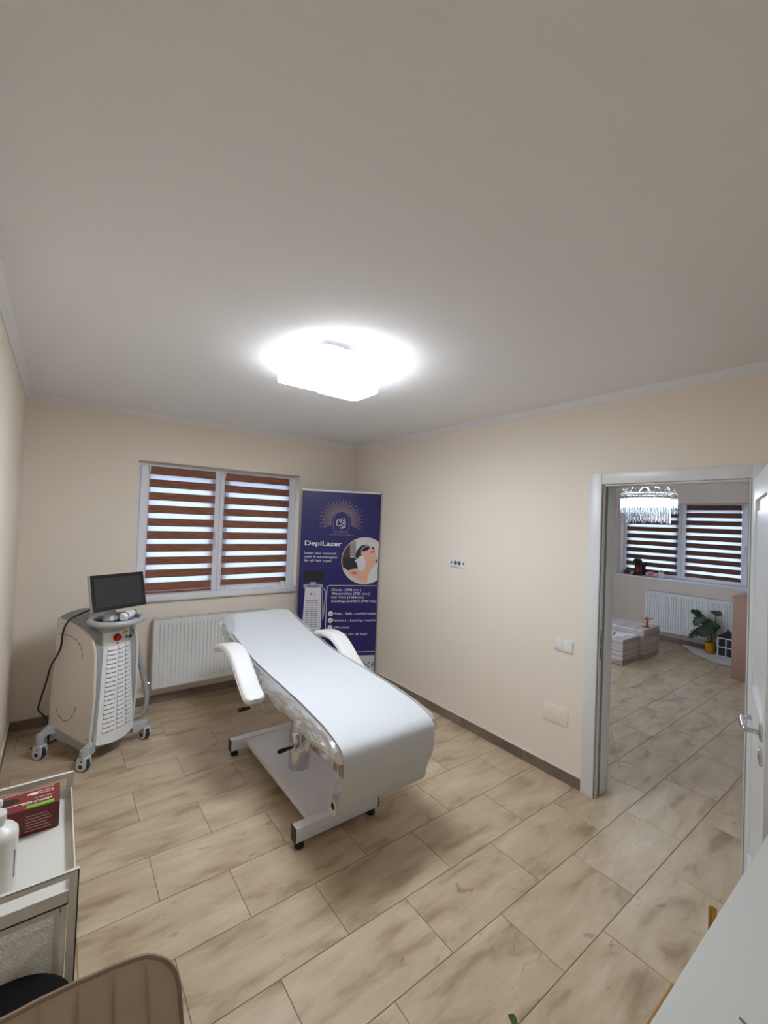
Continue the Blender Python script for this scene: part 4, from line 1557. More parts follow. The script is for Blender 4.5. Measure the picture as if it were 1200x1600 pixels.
def pic(name, pts, rgb, layer):
    P = [(0.445 + (x - 640) * 0.000812 + (y - 300) * 0.00003, 1.286 - (y - 300) * 0.0008) for x, y in pts]
    ar_ = sum(P[i - 1][0] * P[i][1] - P[i][0] * P[i - 1][1] for i in range(len(P)))
    if ar_ < 0:
        P.reverse()
    # fan of triangles keeps concave outlines intact after clipping
    bm_ = bmesh.new()
    f_ = bm_.faces.new([bm_.verts.new((u, v, 0)) for u, v in P])
    bmesh.ops.triangulate(bm_, faces=[f_])
    tris = []
    for t in bm_.faces:
        q = [(v.co.x, v.co.y) for v in t.verts]
        ar_ = sum(q[i - 1][0] * q[i][1] - q[i][0] * q[i - 1][1] for i in range(3))
        if ar_ < 0:
            q.reverse()
        c = clip_poly(q, CIRC)
        if len(c) > 2:
            tris.append(c)
    bm_.free()
    decal(name, tris, pm('print_' + name, rgb, 0.5, var=0.03), layer)


def ell(cx, cy, rx, ry, n=20, rot=0):
    c, s = math.cos(rot), math.sin(rot)
    return [(cx + rx * math.cos(2 * PI * k / n) * c - ry * math.sin(2 * PI * k / n) * s, cy + rx * math.cos(2 * PI * k / n) * s + ry * math.sin(2 * PI * k / n) * c) for k in range(n)]


pic('dark_cabinet', [(630, 90), (742, 40), (745, 300), (640, 430)], (62, 48, 50), 3)
pic('grey_column', [(742, 50), (822, 30), (822, 255), (745, 250)], (150, 142, 148), 3)
pic('pillow', [(990, 60), (1130, 60), (1130, 340), (1085, 260), (1070, 150)], (214, 210, 208), 4)
pic('hair', [(812, 262), (822, 200), (848, 150), (895, 100), (960, 84), (1000, 100), (1000, 130), (940, 150), (905, 190), (890, 250), (850, 280)], (38, 32, 36), 4)
pic('cap_band', [(886, 176), (905, 130), (960, 95), (1000, 98), (1000, 106), (962, 106), (916, 140), (900, 180)], (200, 186, 186), 5)
pic('face', [(888, 205), (905, 172), (960, 130), (1030, 104), (1062, 120), (1078, 160), (1086, 200), (1092, 250), (1062, 292), (970, 296), (915, 262)], (226, 176, 152), 5)
pic('neck', [(950, 268), (1060, 285), (1094, 240), (1112, 330), (1065, 370), (1004, 440), (960, 610), (850, 560), (735, 490), (700, 430), (800, 405), (900, 440), (945, 380)], (224, 172, 146), 4)
pic('goggles', [(898, 160), (925, 126), (1000, 108), (1004, 140), (960, 172), (910, 180)], (24, 22, 24), 6)
pic('goggles_far_lens', [(1030, 106), (1066, 126), (1072, 158), (1040, 140)], (24, 22, 24), 6)
pic('lips', [(1006, 188), (1040, 176), (1064, 166), (1072, 184), (1030, 198)], (196, 92, 92), 6)
pic('shirt', [(1115, 325), (1140, 330), (1140, 620), (968, 610), (1000, 460), (1062, 372)], (206, 214, 214), 5)
pic('strap', [(1086, 270), (1112, 310), (1108, 330), (1084, 300)], (40, 34, 36), 6)
pic('glove', [(655, 280), (740, 262), (812, 262), (850, 330), (842, 410), (800, 412), (712, 438), (664, 400)], (34, 32, 36), 6)
pic('blush', ell(800, 470, 40, 18, 14), (196, 120, 104), 5)
pic('applicator', ell(893, 338, 56, 102), (216, 218, 222), 7)
pic('applicator_nose', [(800, 300), (845, 290), (850, 360), (825, 330)], (216, 218, 222), 7)
# small picture of the machine
decal('machine_picture_screen', [[(0.047, 1.056), (0.258, 1.052), (0.256, 1.166), (0.047, 1.168)]], pm('print_screen', (26, 24, 32), 0.4, var=0.05), 1)
gy = pm('print_grey', (170, 168, 186), 0.5, var=0.04)
decal('machine_picture_ring', [[(x0, z0), (x1, z1), (x1, z1 + 0.016), (x0, z0 + 0.016)] for (x0, z0), (x1, z1) in zip([(0.150 + 0.102 * math.cos(a), 1.0 + 0.016 * math.sin(a)) for a in [2 * PI * k / 24 for k in range(24)]], [(0.150 + 0.102 * math.cos(a), 1.0 + 0.016 * math.sin(a)) for a in [2 * PI * (k + 1) / 24 for k in range(24)]])] + [[(0.12, 1.01), (0.18, 1.01), (0.18, 1.05), (0.12, 1.05)]], gy, 2)
decal('machine_picture_body', [[(0.068, 0.99), (0.235, 0.99), (0.252, 0.58), (0.235, 0.545), (0.07, 0.545), (0.055, 0.60)]], pm('print_body', (214, 212, 220), 0.5, var=0.03), 1)
decal('machine_picture_slots', [[(x, z), (x + 0.034, z), (x + 0.034, z + 0.008), (x, z + 0.008)] for z in [0.58 + 0.0225 * k for k in range(13)] for x in (0.083, 0.127, 0.171)], pm('print_slots', (112, 110, 124), 0.5, var=0.03), 2)
decal('machine_picture_buttons', [ell(0.132, 0.925, 0.009, 0.009, 12), ell(0.172, 0.918, 0.006, 0.006, 10)], M['red'], 3)
decal('machine_picture_hose', ribbon([(0.265, 0.985), (0.285, 0.93), (0.276, 0.80), (0.270, 0.70), (0.258, 0.66)], 0.012) + ribbon([(0.245, 0.98), (0.252, 0.86), (0.262, 0.67)], 0.006), gy, 2)

# ================================================================== SMALL PLANT ON THE WINDOW SILL
sp_ = thing('succulent', 'tiny dark plant in a small white pot on the window sill', 'plant', (-0.862, 0.02, WZ0 + 0.055))
bm = B()
add_lathe(bm, [(0.001, 0.0), (0.021, 0.0), (0.027, 0.045), (0.028, 0.06), (0.024, 0.06), (0.022, 0.05), (0.001, 0.05)], 0, 0, 20)
obj('pot', bm, M['white_pot'], sp_)
for k in range(9):
    bm = B()
    a = k * 2.4
    t = 0.35 + 0.08 * k
    d = Vector((math.cos(a) * math.sin(t), math.sin(a) * math.sin(t), math.cos(t)))
    p0 = Vector((0, 0, 0.05))
    add_tube(bm, [p0, p0 + d * 0.018, p0 + d * 0.034, p0 + d * 0.044], [0.004, 0.007, 0.005, 0.0008], 6)
    obj('leaf', bm, M['leaf'], sp_)

# ================================================================== TROLLEY (near left)
TX0, TX1, TY0, TY1 = -3.035, -2.733, -2.966, -2.449
tr = thing('utility_trolley', 'white metal trolley with mesh baskets against the left wall', 'trolley', (-2.885, -2.71, 0))
for yc, s in ((TY0, 1), (TY1, -1)):
    ys = sorted((yc, yc + s * 0.006))
    bm = B()
    add_box(bm, TX0, TX0 + 0.021, ys[0], ys[1], 0.075, 0.80)
    add_box(bm, TX1 - 0.021, TX1, ys[0], ys[1], 0.075, 0.80)
    add_box(bm, TX0 + 0.021, TX1 - 0.021, ys[0], ys[1], 0.784, 0.80)
    # turned-in lips stiffen the flat bars
    y2 = sorted((yc, yc + s * 0.010))
    add_box(bm, TX0, TX1, y2[0], y2[1], 0.798, 0.801)
    for x in (TX0, TX1 - 0.003):
        add_box(bm, x, x + 0.003, y2[0], y2[1], 0.075, 0.798)
    obj('end_frame', bm, M['trolley'], tr, world=True, smooth=False)
bm = B()
tx0, tx1, ty0, ty1 = TX0 + 0.012, TX1 - 0.004, TY0 + 0.008, TY1 - 0.008
add_box(bm, tx0, tx1, ty0, ty1, 0.714, 0.718)
for d in ((tx0, tx0 + 0.003, ty0, ty1), (tx1 - 0.003, tx1, ty0, ty1), (tx0, tx1, ty0, ty0 + 0.003), (tx0, tx1, ty1 - 0.003, ty1)):
    add_box(bm, *d, 0.712, 0.749)
obj('top_tray', bm, M['trolley'], tr, world=True, smooth=False)


def basket(z0, z1):
    bm = B()
    x0, x1, y0, y1 = tx0 + 0.006, tx1 - 0.030, ty0 + 0.004, ty1 - 0.004
    for (xa, xb, ya, yb) in ((x0, x0 + 0.006, y0, y1), (x1 - 0.006, x1, y0, y1), (x0 + 0.006, x1 - 0.006, y0, y0 + 0.006), (x0 + 0.006, x1 - 0.006, y1 - 0.006, y1)):
        add_box(bm, xa, xb, ya, yb, z0, z0 + 0.003)
    for (xa, xb, ya, yb) in ((x0, x0 + 0.003, y0, y1), (x1 - 0.003, x1, y0, y1), (x0, x1, y0, y0 + 0.003), (x0, x1, y1 - 0.003, y1)):
        add_box(bm, xa, xb, ya, yb, z1 - 0.014, z1)
    for xa in (x0, x1 - 0.014):
        for ya in (y0, y1 - 0.003):
            add_box(bm, xa, xa + 0.014, ya, ya + 0.003, z0, z1 - 0.014)
    ba = obj('basket', bm, M['trolley'], tr, world=True, smooth=False)

    def lattice(P, L, Hh, nrm):
        """diamond mesh of crossing flat bars on a rectangle; P(u, v) -> 3-D."""
        bm = B()
        p = 0.0115
        w = 0.0016
        k = -int(Hh / p) - 1
        while k * p < L:
            for s in (1, -1):
                # line u = k p + v (or mirrored), clipped to the rectangle
                v0, v1 = max(0, -k * p), min(Hh, L - k * p)
                if v1 - v0 > 0.003:
                    a, b = (k * p + v0, v0), (k * p + v1, v1)
                    if s < 0:
                        a, b = (L - a[0], a[1]), (L - b[0], b[1])
                    A, Bq = Vector(a), Vector(b)
                    t = (Bq - A).normalized()
                    n2 = Vector((-t.y, t.x)) * w
                    quad = [A + n2, A - n2, Bq - n2, Bq + n2]
                    # expanded-metal strands: each one twisted so that its face looks a little upward
                    tw = 0.0013 if n2.y > 0 else -0.0013
                    lo_ = [bm.verts.new(P(q.x, q.y) + nrm * (0.0003 * s + (-tw if i in (0, 3) else tw))) for i, q in enumerate(quad)]
                    bm.faces.new(lo_)
            k += 1
        o = obj('mesh_panel', bm, M['mesh_lit_white'], ba, world=True, smooth=False, kind='stuff', recalc=False)
        return o
    hh = z1 - z0 - 0.016
    lattice(lambda u, v: Vector((x0 + 0.013 + u, y0 + 0.0015, z0 + 0.003 + v)), x1 - x0 - 0.026, hh, Vector((0, -1, 0)))
    lattice(lambda u, v: Vector((x0 + 0.013 + u, y1 - 0.0015, z0 + 0.003 + v)), x1 - x0 - 0.026, hh, Vector((0, 1, 0)))
    lattice(lambda u, v: Vector((x0 + 0.003 + u, y0 + 0.003 + v, z0 + 0.0015)), x1 - x0 - 0.006, y1 - y0 - 0.006, Vector((0, 0, 1)))
    lattice(lambda u, v: Vector((x1 - 0.0015, y0 + 0.003 + u, z0 + 0.003 + v)), y1 - y0 - 0.006, hh, Vector((1, 0, 0)))
    lattice(lambda u, v: Vector((x0 + 0.0015, y0 + 0.003 + u, z0 + 0.003 + v)), y1 - y0 - 0.006, hh, Vector((-1, 0, 0)))


basket(0.42, 0.711)
basket(0.12, 0.30)
for x in (TX0 + 0.03, TX1 - 0.03):
    for y in (TY0 + 0.03, TY1 - 0.03):
        bm = B()
        add_cyl(bm, (x - 0.01, y, 0.03), (x + 0.01, y, 0.03), 0.03, 20)
        add_box(bm, x - 0.016, x + 0.016, y - 0.012, y + 0.012, 0.05, 0.08)
        add_box(bm, x - 0.016, x - 0.011, y - 0.012, y + 0.012, 0.02, 0.06)
        add_box(bm, x + 0.011, x + 0.016, y - 0.012, y + 0.012, 0.02, 0.06)
        add_box(bm, x - 0.02, x + 0.02, y - 0.035, y + 0.035, 0.076, 0.082)
        obj('caster', bm, M['rubber'], tr, world=True, label='dark caster')

# glove box on the tray
gb = thing('glove_box', 'maroon cardboard glove box lying on the trolley tray', 'box', (-2.892, -2.556, 0.7185))
GX, GY, GH = 0.119, 0.058, 0.080
bm = B()
add_box(bm, -GX, GX, -GY, GY, 0.0, GH, bev=0.003)
obj('carton', bm, M['maroon_dark'], gb)
bm = B()
add_box(bm, -GX + 0.003, GX - 0.003, -GY + 0.003, GY - 0.003, GH - 0.0002, GH + 0.0004)
tp = obj('top_print', bm, M['maroon'], gb, smooth=False)


def gtop(u, v, w):      # lettering on the lid reads from the far side: rotated half a turn
    return Vector((-u, -v, GH + w - 0.0004))


def gfront(u, v, w):
    return Vector((-u, -GY - w + 0.0004, -v))


bm = B()
add_prism(bm, [(x * 0.062 - 0.045, y * 0.021 + 0.010) for x, y in [(math.copysign(abs(math.cos(a)) ** 1.0, math.cos(a)), math.sin(a)) for a in [2 * PI * k / 28 for k in range(28)]]], lambda u, v, w: Vector((u, v, w)), GH + 0.0002, GH + 0.0009)
obj('opening', bm, pm('opening_shadow', (38, 32, 22), 0.8, var=0.1), gb, label='dark oval opening')
bm = B()
# hand pictogram outline, print lines
for x0, x1, y0, y1 in ((0.045, 0.102, 0.018, 0.0205), (0.045, 0.102, 0.030, 0.0325), (0.0995, 0.102, 0.018, 0.0325), (0.036, 0.062, 0.022, 0.029), (0.055, 0.1, -0.004, -0.0025), (-0.02, 0.045, -0.018, -0.0155)):
    add_box(bm, x0, x1, y0, y1, GH + 0.0003, GH + 0.0009)
obj('pictogram', bm, M['white_print'], gb, smooth=False)
bm = B()
for y0 in (0.044, 0.050):
    add_box(bm, -0.02, 0.104, y0, y0 + 0.0022, GH + 0.0003, GH + 0.0008)
add_box(bm, -0.06, -0.022, 0.046, 0.049, GH + 0.0003, GH + 0.0008)
obj('print_lines', bm, M['pink_print'], gb, smooth=False)
text('brand_text', 'MERCATOR', -0.098, -0.022, 0.018, 0.010, M['white_print'], 1, 0.02, parent=gb, fn=gtop)
bm = B()
add_box(bm, 0.036, 0.104, -0.0525, -0.0375, GH + 0.0003, GH + 0.0009)
obj('green_band', bm, M['green_print'], gb, smooth=False, label='lime green band')
bm = B()
for k in range(6):
    add_box(bm, 0.036, 0.10 - 0.006 * (k % 3), -GY - 0.0006, -GY + 0.001, 0.012 + 0.009 * k, 0.0135 + 0.009 * k)
for x in (-0.052, -0.03, -0.012, 0.008):
    add_box(bm, x - 0.005, x + 0.005, -GY - 0.0006, -GY + 0.001, 0.042, 0.0435)
    add_box(bm, x - 0.0055, x - 0.004, -GY - 0.0006, -GY + 0.001, 0.034, 0.043)
    add_box(bm, x + 0.004, x + 0.0055, -GY - 0.0006, -GY + 0.001, 0.034, 0.043)
obj('small_print', bm, M['pink_print'], gb, smooth=False)

# pump bottle on the tray
pb = thing('pump_bottle', 'white plastic pump bottle on the trolley tray', 'bottle', (-2.914, -2.812, 0.7185))
bm = B()
add_lathe(bm, [(0.001, 0.0), (0.046, 0.0), (0.050, 0.004), (0.050, 0.140), (0.049, 0.150), (0.042, 0.159), (0.024, 0.168), (0.021, 0.170), (0.021, 0.182), (0.001, 0.182)], 0, 0, 40)
obj('body', bm, M['bottle'], pb)
bm = B()
add_lathe(bm, [(0.023, 0.180), (0.0235, 0.182), (0.0235, 0.200), (0.020, 0.204), (0.009, 0.205), (0.009, 0.216), (0.013, 0.218), (0.0145, 0.222), (0.0145, 0.230), (0.011, 0.235), (0.001, 0.236)], 0, 0, 28)
add_tube(bm, spline([(0, 0, 0.225), (-0.03, -0.01, 0.227), (-0.05, -0.016, 0.222)], 4), [0.008] * 3 + [0.007] * 3 + [0.006] * 3, 10)
obj('pump', bm, M['bottle'], pb)
bm = B()
lab = []
for z in (0.035, 0.105):
    lab.append([Vector((0.0504 * math.cos(a), 0.0504 * math.sin(a), z)) for a in [math.radians(-30 + 3 * k) for k in range(3)]])
add_loft(bm, lab, closed=False, cap=False)
obj('label_edge', bm, pm('label_blue_grey', (96, 104, 122), 0.5, var=0.05), pb, label='blue grey label edge')

# white packet lying in the upper basket
bm = B()
rings = []
for i in range(17):
    t = i / 16
    c_p = Vector((-2.905, -2.925, 0.50)).lerp(Vector((-2.785, -2.922, 0.605)), t)
    hw = 0.022 * math.sin(PI * min(max(t, 0.04), 0.96)) ** 0.5
    ring = []
    for k in range(10):
        a = 2 * PI * k / 10
        q = c_p + Vector((-0.62 * math.cos(a) * hw, math.sin(a) * hw * 0.9, 0.78 * math.cos(a) * hw))
        q += Vector((1, 1, 1)) * 0.004 * noise.noise(q * 60)
        ring.append(q)
    rings.append(ring)
add_loft(bm, rings)
pk = obj('packet', bm, M['white_print'], None, world=True, loc=Vector((-2.85, -2.92, 0.5)))
tag(pk, 'rolled white packet leaning inside the trolley mesh basket', 'packet')

# black bin beside the trolley
bn = thing('waste_bin', 'black round bin between the trolley and the velvet chair', 'bin', (-2.868, -3.118, 0))
bm = B()
add_lathe(bm, [(0.001, 0.0), (0.105, 0.0), (0.112, 0.01), (0.127, 0.57), (0.129, 0.575), (0.001, 0.575)], 0, 0, 40)
obj('body', bm, M['black_plastic'], bn)
bm = B()
add_lathe(bm, [(0.132, 0.560), (0.133, 0.600), (0.128, 0.612), (0.10, 0.624), (0.05, 0.631), (0.001, 0.633)], 0, 0, 40)
obj('lid', bm, pm('black_lid', (12, 12, 13), 0.85, var=0.04, spec=0.15), bn)

# ================================================================== VELVET CHAIR
ch = thing('velvet_chair', 'taupe velvet chair with vertically channelled back and piped edge', 'chair', (-2.805, -3.45, 0))
CXC, YB = -2.805, -3.35


def half_w(z):
    return 0.222 + 0.022 * min(1.0, max(0.0, (0.80 - z) / 0.22)) if z < 0.80 else 0.222


def ztop(x):
    r = 0.085
    d = abs(x) - (0.222 - r)
    if d <= 0:
        return 0.852
    return 0.852 - r + math.sqrt(max(0.0, r * r - min(d, r) ** 2))


def back_pt(u, v, front):
    x0 = u * 0.222
    zt = ztop(x0)
    z = 0.43 + v * (zt - 0.43)
    x = u * half_w(z)
    curve = 0.55 * x * x
    ch_ = abs(math.sin(PI * (x0 + 0.222) / 0.0555))
    bulge = 0.012 * ch_ ** 0.55 * min(1.0, (1 - v) * 9 + 0.12) * min(1, (1 - abs(u)) * 14 + 0.15)
    thin = min(1.0, (1 - v) * 4.0) * min(1.0, (1 - abs(u)) * 5.0)
    yb = YB - curve + ((0.002 + 0.030 * thin) if not front else -0.006)
    tilt = -(z - 0.45) * -0.02
    return Vector((CXC + x, yb + tilt - (bulge + 0.012 * thin if front else 0.0), z))


bm = B()
NU, NV = 96, 24
us = [-1 + 2 * i / NU for i in range(NU + 1)]
vs_ = [j / NV for j in range(NV + 1)]
vs_ = [1 - (1 - v) ** 1.4 for v in vs_]
gf = [[bm.verts.new(back_pt(u, v, True)) for u in us] for v in vs_]
gk = [[bm.verts.new(back_pt(u, v, False)) for u in us] for v in vs_]
for g in (gf, gk):
    for a, b in zip(g, g[1:]):
        for i in range(NU):
            bm.faces.new((a[i], a[i + 1], b[i + 1], b[i]))
for i in range(NU):
    bm.faces.new((gf[-1][i], gf[-1][i + 1], gk[-1][i + 1], gk[-1][i]))
    bm.faces.new((gf[0][i], gf[0][i + 1], gk[0][i + 1], gk[0][i]))
for j in range(NV):
    bm.faces.new((gf[j][0], gf[j + 1][0], gk[j + 1][0], gk[j][0]))
    bm.faces.new((gf[j][-1], gf[j + 1][-1], gk[j + 1][-1], gk[j][-1]))
obj('backrest', bm, M['velvet'], ch, world=True)
bm = B()
edge = [back_pt(-1, v, True) for v in vs_[:-1]] + [back_pt(u, 1, True) for u in us] + [back_pt(1, v, True) for v in reversed(vs_[:-1])]
eb = [back_pt(-1, v, False) for v in vs_[:-1]] + [back_pt(u, 1, False) for u in us] + [back_pt(1, v, False) for v in reversed(vs_[:-1])]
mid = [a.lerp(b, 0.12) + Vector((0, 0, 0.002)) for a, b in zip(edge, eb)]
flt = [mid[0]]
for p in mid[1:]:
    if (p - flt[-1]).length > 0.004:
        flt.append(p)
add_tube(bm, flt, 0.0048, 8)
obj('piping', bm, M['piping'], ch, world=True, label='velvet edge piping')
bm = B()
poly = rounded_rect(-0.235, 0.235, -0.45, -0.02, 0.06)
rings = []
for z, k in ((0.40, 0.97), (0.42, 1.0), (0.47, 1.0), (0.488, 0.975), (0.494, 0.9)):
    rings.append([Vector((CXC + u * k, YB + (v + 0.235) * k - 0.235 - 0.03, z)) for u, v in poly])
add_loft(bm, rings)
obj('seat', bm, M['velvet'], ch, world=True)
for x in (-0.19, 0.19):
    for y in (-0.08, -0.44):
        bm = B()
        sx, sy = (1 if x > 0 else -1), (1 if y > -0.2 else -1)
        add_tube(bm, [(CXC + x, YB + y, 0.405), (CXC + x + sx * 0.03, YB + y + sy * 0.03, 0.0)], [0.016, 0.010], 12)
        obj('leg', bm, M['black_plastic'], ch, world=True)

# ================================================================== DESK
dk = thing('desk', 'white desk top with brass handles in the lower right corner', 'desk', (-1.32, -4.26, 0))
DX0, DX1, DY0, DY1 = -1.96, -0.80, -4.58, -3.962
bm = B()
add_box(bm, DX0, DX1, DY0, DY1, 0.725, 0.75, bev=0.0015, seg=1)
obj('tabletop', bm, M['desk'], dk, world=True)
for x0, x1 in ((DX0 + 0.02, DX0 + 0.038), (-1.50, -1.482), (DX1 - 0.038, DX1 - 0.02)):
    box_obj('side_panel', (x0, x1, DY0 + 0.02, DY1 - 0.03, 0.06, 0.725), M['desk'], dk, world=True)
bm = B()
add_box(bm, DX0 + 0.038, DX1 - 0.038, DY0 + 0.02, DY0 + 0.032, 0.06, 0.725)
add_box(bm, DX0 + 0.038, DX1 - 0.038, DY0 + 0.032, DY1 - 0.03, 0.06, 0.078)
obj('carcass', bm, M['desk'], dk, world=True, smooth=False)
for i, (z0, z1) in enumerate(((0.50, 0.718), (0.29, 0.495), (0.065, 0.285))):
    bm = B()
    add_box(bm, DX0 + 0.022, -1.502, DY1 - 0.029, DY1 - 0.010, z0, z1, bev=0.002, seg=1)
    dr = obj('drawer', bm, M['desk'], dk, world=True)
    if i == 0:
        zb = 0.69
        bm = B()
        add_tube(bm, [(-1.90, DY1 + 0.020, zb), (-1.648, DY1 + 0.020, zb)], 0.0055, 12)
        for x in (-1.85, -1.70):
            add_tube(bm, [(x, DY1 - 0.012, zb), (x, DY1 + 0.020, zb)], 0.004, 8)
        obj('handle', bm, M['brass'], dr, world=True, label='brass bar handle')
bm = B()
add_box(bm, -1.480, DX1 - 0.022, DY1 - 0.029, DY1 - 0.010, 0.065, 0.718, bev=0.002, seg=1)
dd = obj('door', bm, M['desk'], dk, world=True)
bm = B()
add_tube(bm, [(-1.362, DY1 + 0.026, 0.50), (-1.362, DY1 + 0.026, 0.715)], 0.0095, 16)
for z in (0.54, 0.67):
    add_tube(bm, [(-1.362, DY1 - 0.012, z), (-1.362, DY1 + 0.026, z)], 0.005, 8)
obj('handle', bm, M['brass'], dd, world=True, label='brass upright handle')
for x in (DX0 + 0.05, DX1 - 0.05):
    for y in (DY0 + 0.06, DY1 - 0.06):
        bm = B()
        add_lathe(bm, [(0.016, 0.0), (0.02, 0.06), (0.001, 0.06)], x, y, 14)
        obj('leg', bm, M['brass'], dk, world=True, label='brass leg')
bm = B()
add_tube(bm, spline([(-1.676, -4.066, 0.7525), (-1.680, -4.078, 0.7525), (-1.70, -4.12, 0.7525), (-1.78, -4.18, 0.7525), (-1.85, -4.30, 0.7525)], 6), 0.0022, 8)
tag(obj('cable', bm, M['grille_dark'], None, world=True, loc=Vector((-1.75, -4.15, 0.75))), 'thin dark cable end lying on the white desk', 'cable')

# potted plant whose tip shows at the lower edge
fp_ = thing('leafy_plant', 'small leafy green plant whose tip shows in front of the desk', 'plant', (-1.925, -3.735, 0))
bm = B()
add_lathe(bm, [(0.001, 0.0), (0.07, 0.0), (0.09, 0.20), (0.092, 0.21), (0.084, 0.21), (0.08, 0.19), (0.001, 0.19)], 0, 0, 28)
obj('pot', bm, M['white_pot'], fp_)
bm = B()
add_lathe(bm, [(0.001, 0.185), (0.08, 0.185), (0.08, 0.194), (0.001, 0.197)], 0, 0, 24)
obj('soil', bm, M['soil'], fp_)


def leaf_mesh(bm, base, direc, length, width, curl=0.25, thick=0.0008):
    d = Vector(direc).normalized()
    side = d.cross(Vector((0, 0, 1)))
    if side.length < 0.05:
        side = Vector((1, 0, 0))
    side.normalize()
    up = side.cross(d)
    rows = []
    for i in range(8):
        t = i / 7
        w = width * math.sin(PI * (0.06 + 0.92 * t) ** 0.8) / 2
        c = Vector(base) + d * (length * t) - Vector((0, 0, 1)) * curl * length * t * t
        rows.append([c + side * (-w) + up * 0.12 * w, c - up * 0.05 * w, c + side * w + up * 0.12 * w])
    tops = [[bm.verts.new(p) for p in r] for r in rows]
    bots = [[bm.verts.new(p - up * thick) for p in r] for r in rows]
    for g in (tops, bots):
        for a, b in zip(g, g[1:]):
            for i in range(2):
                bm.faces.new((a[i], a[i + 1], b[i + 1], b[i]))
    for i in (0, 2):
        for a, b, a2, b2 in zip(tops, tops[1:], bots, bots[1:]):
            bm.faces.new((a[i], b[i], b2[i], a2[i]))


rnd = random.Random(3)
for k in range(5):
    a = k * 1.256 + 0.3
    tip = Vector((0.035 * math.cos(a), 0.035 * math.sin(a), 0.44 - 0.04 * (k % 3)))
    if k == 0:
        tip = Vector((0.002, 0.012, 0.575))
    bm = B()
    add_tube(bm, spline([(0.02 * math.cos(a), 0.02 * math.sin(a), 0.19), (tip.x * 0.7, tip.y * 0.7, tip.z * 0.6), tip], 4), 0.0025, 6)
    st = obj('stem', bm, M['stem'], fp_)
    for j in range(7):
        z = 0.26 + (tip.z - 0.26) * j / 6
        b = a + j * 2.4
        c0 = Vector((tip.x * (z / tip.z), tip.y * (z / tip.z), z))
        bm = B()
        leaf_mesh(bm, c0, (math.cos(b), math.sin(b), 0.7 if j < 5 else 1.2), 0.034, 0.026)
        obj('leaf', bm, M['leaf_light'], st)

# ================================================================== FAR ROOM
# chandelier
CX_, CY_ = 2.6, -2.205
cd = thing('chandelier', 'glowing round chandelier of hanging crystal rods in the far room', 'chandelier', (CX_, CY_, H))
bm = B()
add_lathe(bm, [(0.001, 0.0), (0.11, 0.0), (0.11, -0.025), (0.1, -0.032), (0.001, -0.032)], 0, 0, 32)
for a in range(4):
    b = a * PI / 2 + 0.4
    add_cyl(bm, (0.09 * math.cos(b), 0.09 * math.sin(b), -0.03), (0.2 * math.cos(b), 0.2 * math.sin(b), -0.44), 0.003, 8)
obj('canopy', bm, M['chrome'], cd)
bm = B()
for R_, z in ((0.268, -0.445), (0.21, -0.50)):
    add_tube(bm, [(R_ * math.cos(a), R_ * math.sin(a), z) for a in [2 * PI * k / 40 for k in range(40)]], 0.008, 8, loop=True)
obj('ring_frame', bm, M['chrome'], cd)
bm = B()
add_lathe(bm, [(0.20, -0.515), (0.226, -0.515), (0.226, -0.58), (0.20, -0.58), (0.20, -0.515)], 0, 0, 40, cap=False)
obj('light_ring', bm, M['bulb'], cd, label='glowing LED ring')
bm = B()
for k in range(52):
    a = 2 * PI * k / 52
    L_ = 0.215 + 0.012 * math.sin(k * 1.7)
    add_tube(bm, [(0.272 * math.cos(a), 0.272 * math.sin(a), -0.45), (0.272 * math.cos(a), 0.272 * math.sin(a), -0.45 - L_)], 0.0085, 6)
obj('crystal_rods', bm, M['crystal'], cd, kind='stuff', label='outer tier of clear crystal rods')
bm = B()
for k in range(38):
    a = 2 * PI * k / 38
    L_ = 0.25 + 0.012 * math.sin(k * 2.3)
    add_tube(bm, [(0.215 * math.cos(a), 0.215 * math.sin(a), -0.51), (0.215 * math.cos(a), 0.215 * math.sin(a), -0.51 - L_), (0.215 * math.cos(a), 0.215 * math.sin(a), -0.53 - L_)], [0.0075, 0.0075, 0.002], 6)
obj('crystal_rods', bm, M['crystal'], cd, kind='stuff', label='inner tier of longer crystal rods')
bm = B()
for k in range(14):
    a = 2 * PI * k / 14
    pts = []
    for j in range(12):
        t = j / 11
        pts.append((0.255 * math.cos(a + t * 0.45), 0.255 * math.sin(a + t * 0.45), -0.45 + 0.055 * math.sin(PI * t)))
    add_tube(bm, pts, 0.006, 6)
obj('crystal_swirls', bm, M['crystal'], cd, kind='stuff', label='clear crystal loops along the rim')

# striped coffee tables
for lab_, x0, x1, y0, y1, h_ in (('lower washed wood block table with papers on it', 2.955, 3.435, -1.82, -1.25, 0.325), ('taller washed wood block table carrying the rose gold vase', 3.462, 3.975, -1.860, -1.22, 0.395)):
    t = thing('block_table', lab_, 'table', ((x0 + x1) / 2, (y0 + y1) / 2, 0))
    bm = B()
    add_box(bm, x0 + 0.012, x1 - 0.012, y0 + 0.012, y1 - 0.012, 0.0, 0.012)
    obj('plinth', bm, M['black_plastic'], t, world=True)
    for d in ((x0, x0 + 0.02, y0 + 0.0205, y1 - 0.0205), (x1 - 0.02, x1, y0 + 0.0205, y1 - 0.0205), (x0, x1, y0, y0 + 0.02), (x0, x1, y1 - 0.02, y1)):
        bm = B()
        add_box(bm, *d, 0.010, h_ - 0.0205, bev=0.001, seg=1)
        obj('side_panel', bm, M['box_wood'], t, world=True)
    bm = B()
    add_box(bm, x0, x1, y0, y1, h_ - 0.02, h_, bev=0.0015, seg=1)
    obj('tabletop', bm, wood_material('washed_top', (186, 178, 174), (224, 220, 218), (0.5, 9, 1), 3.0) if 'washed_top' not in bpy.data.materials else bpy.data.materials['washed_top'], t, world=True)
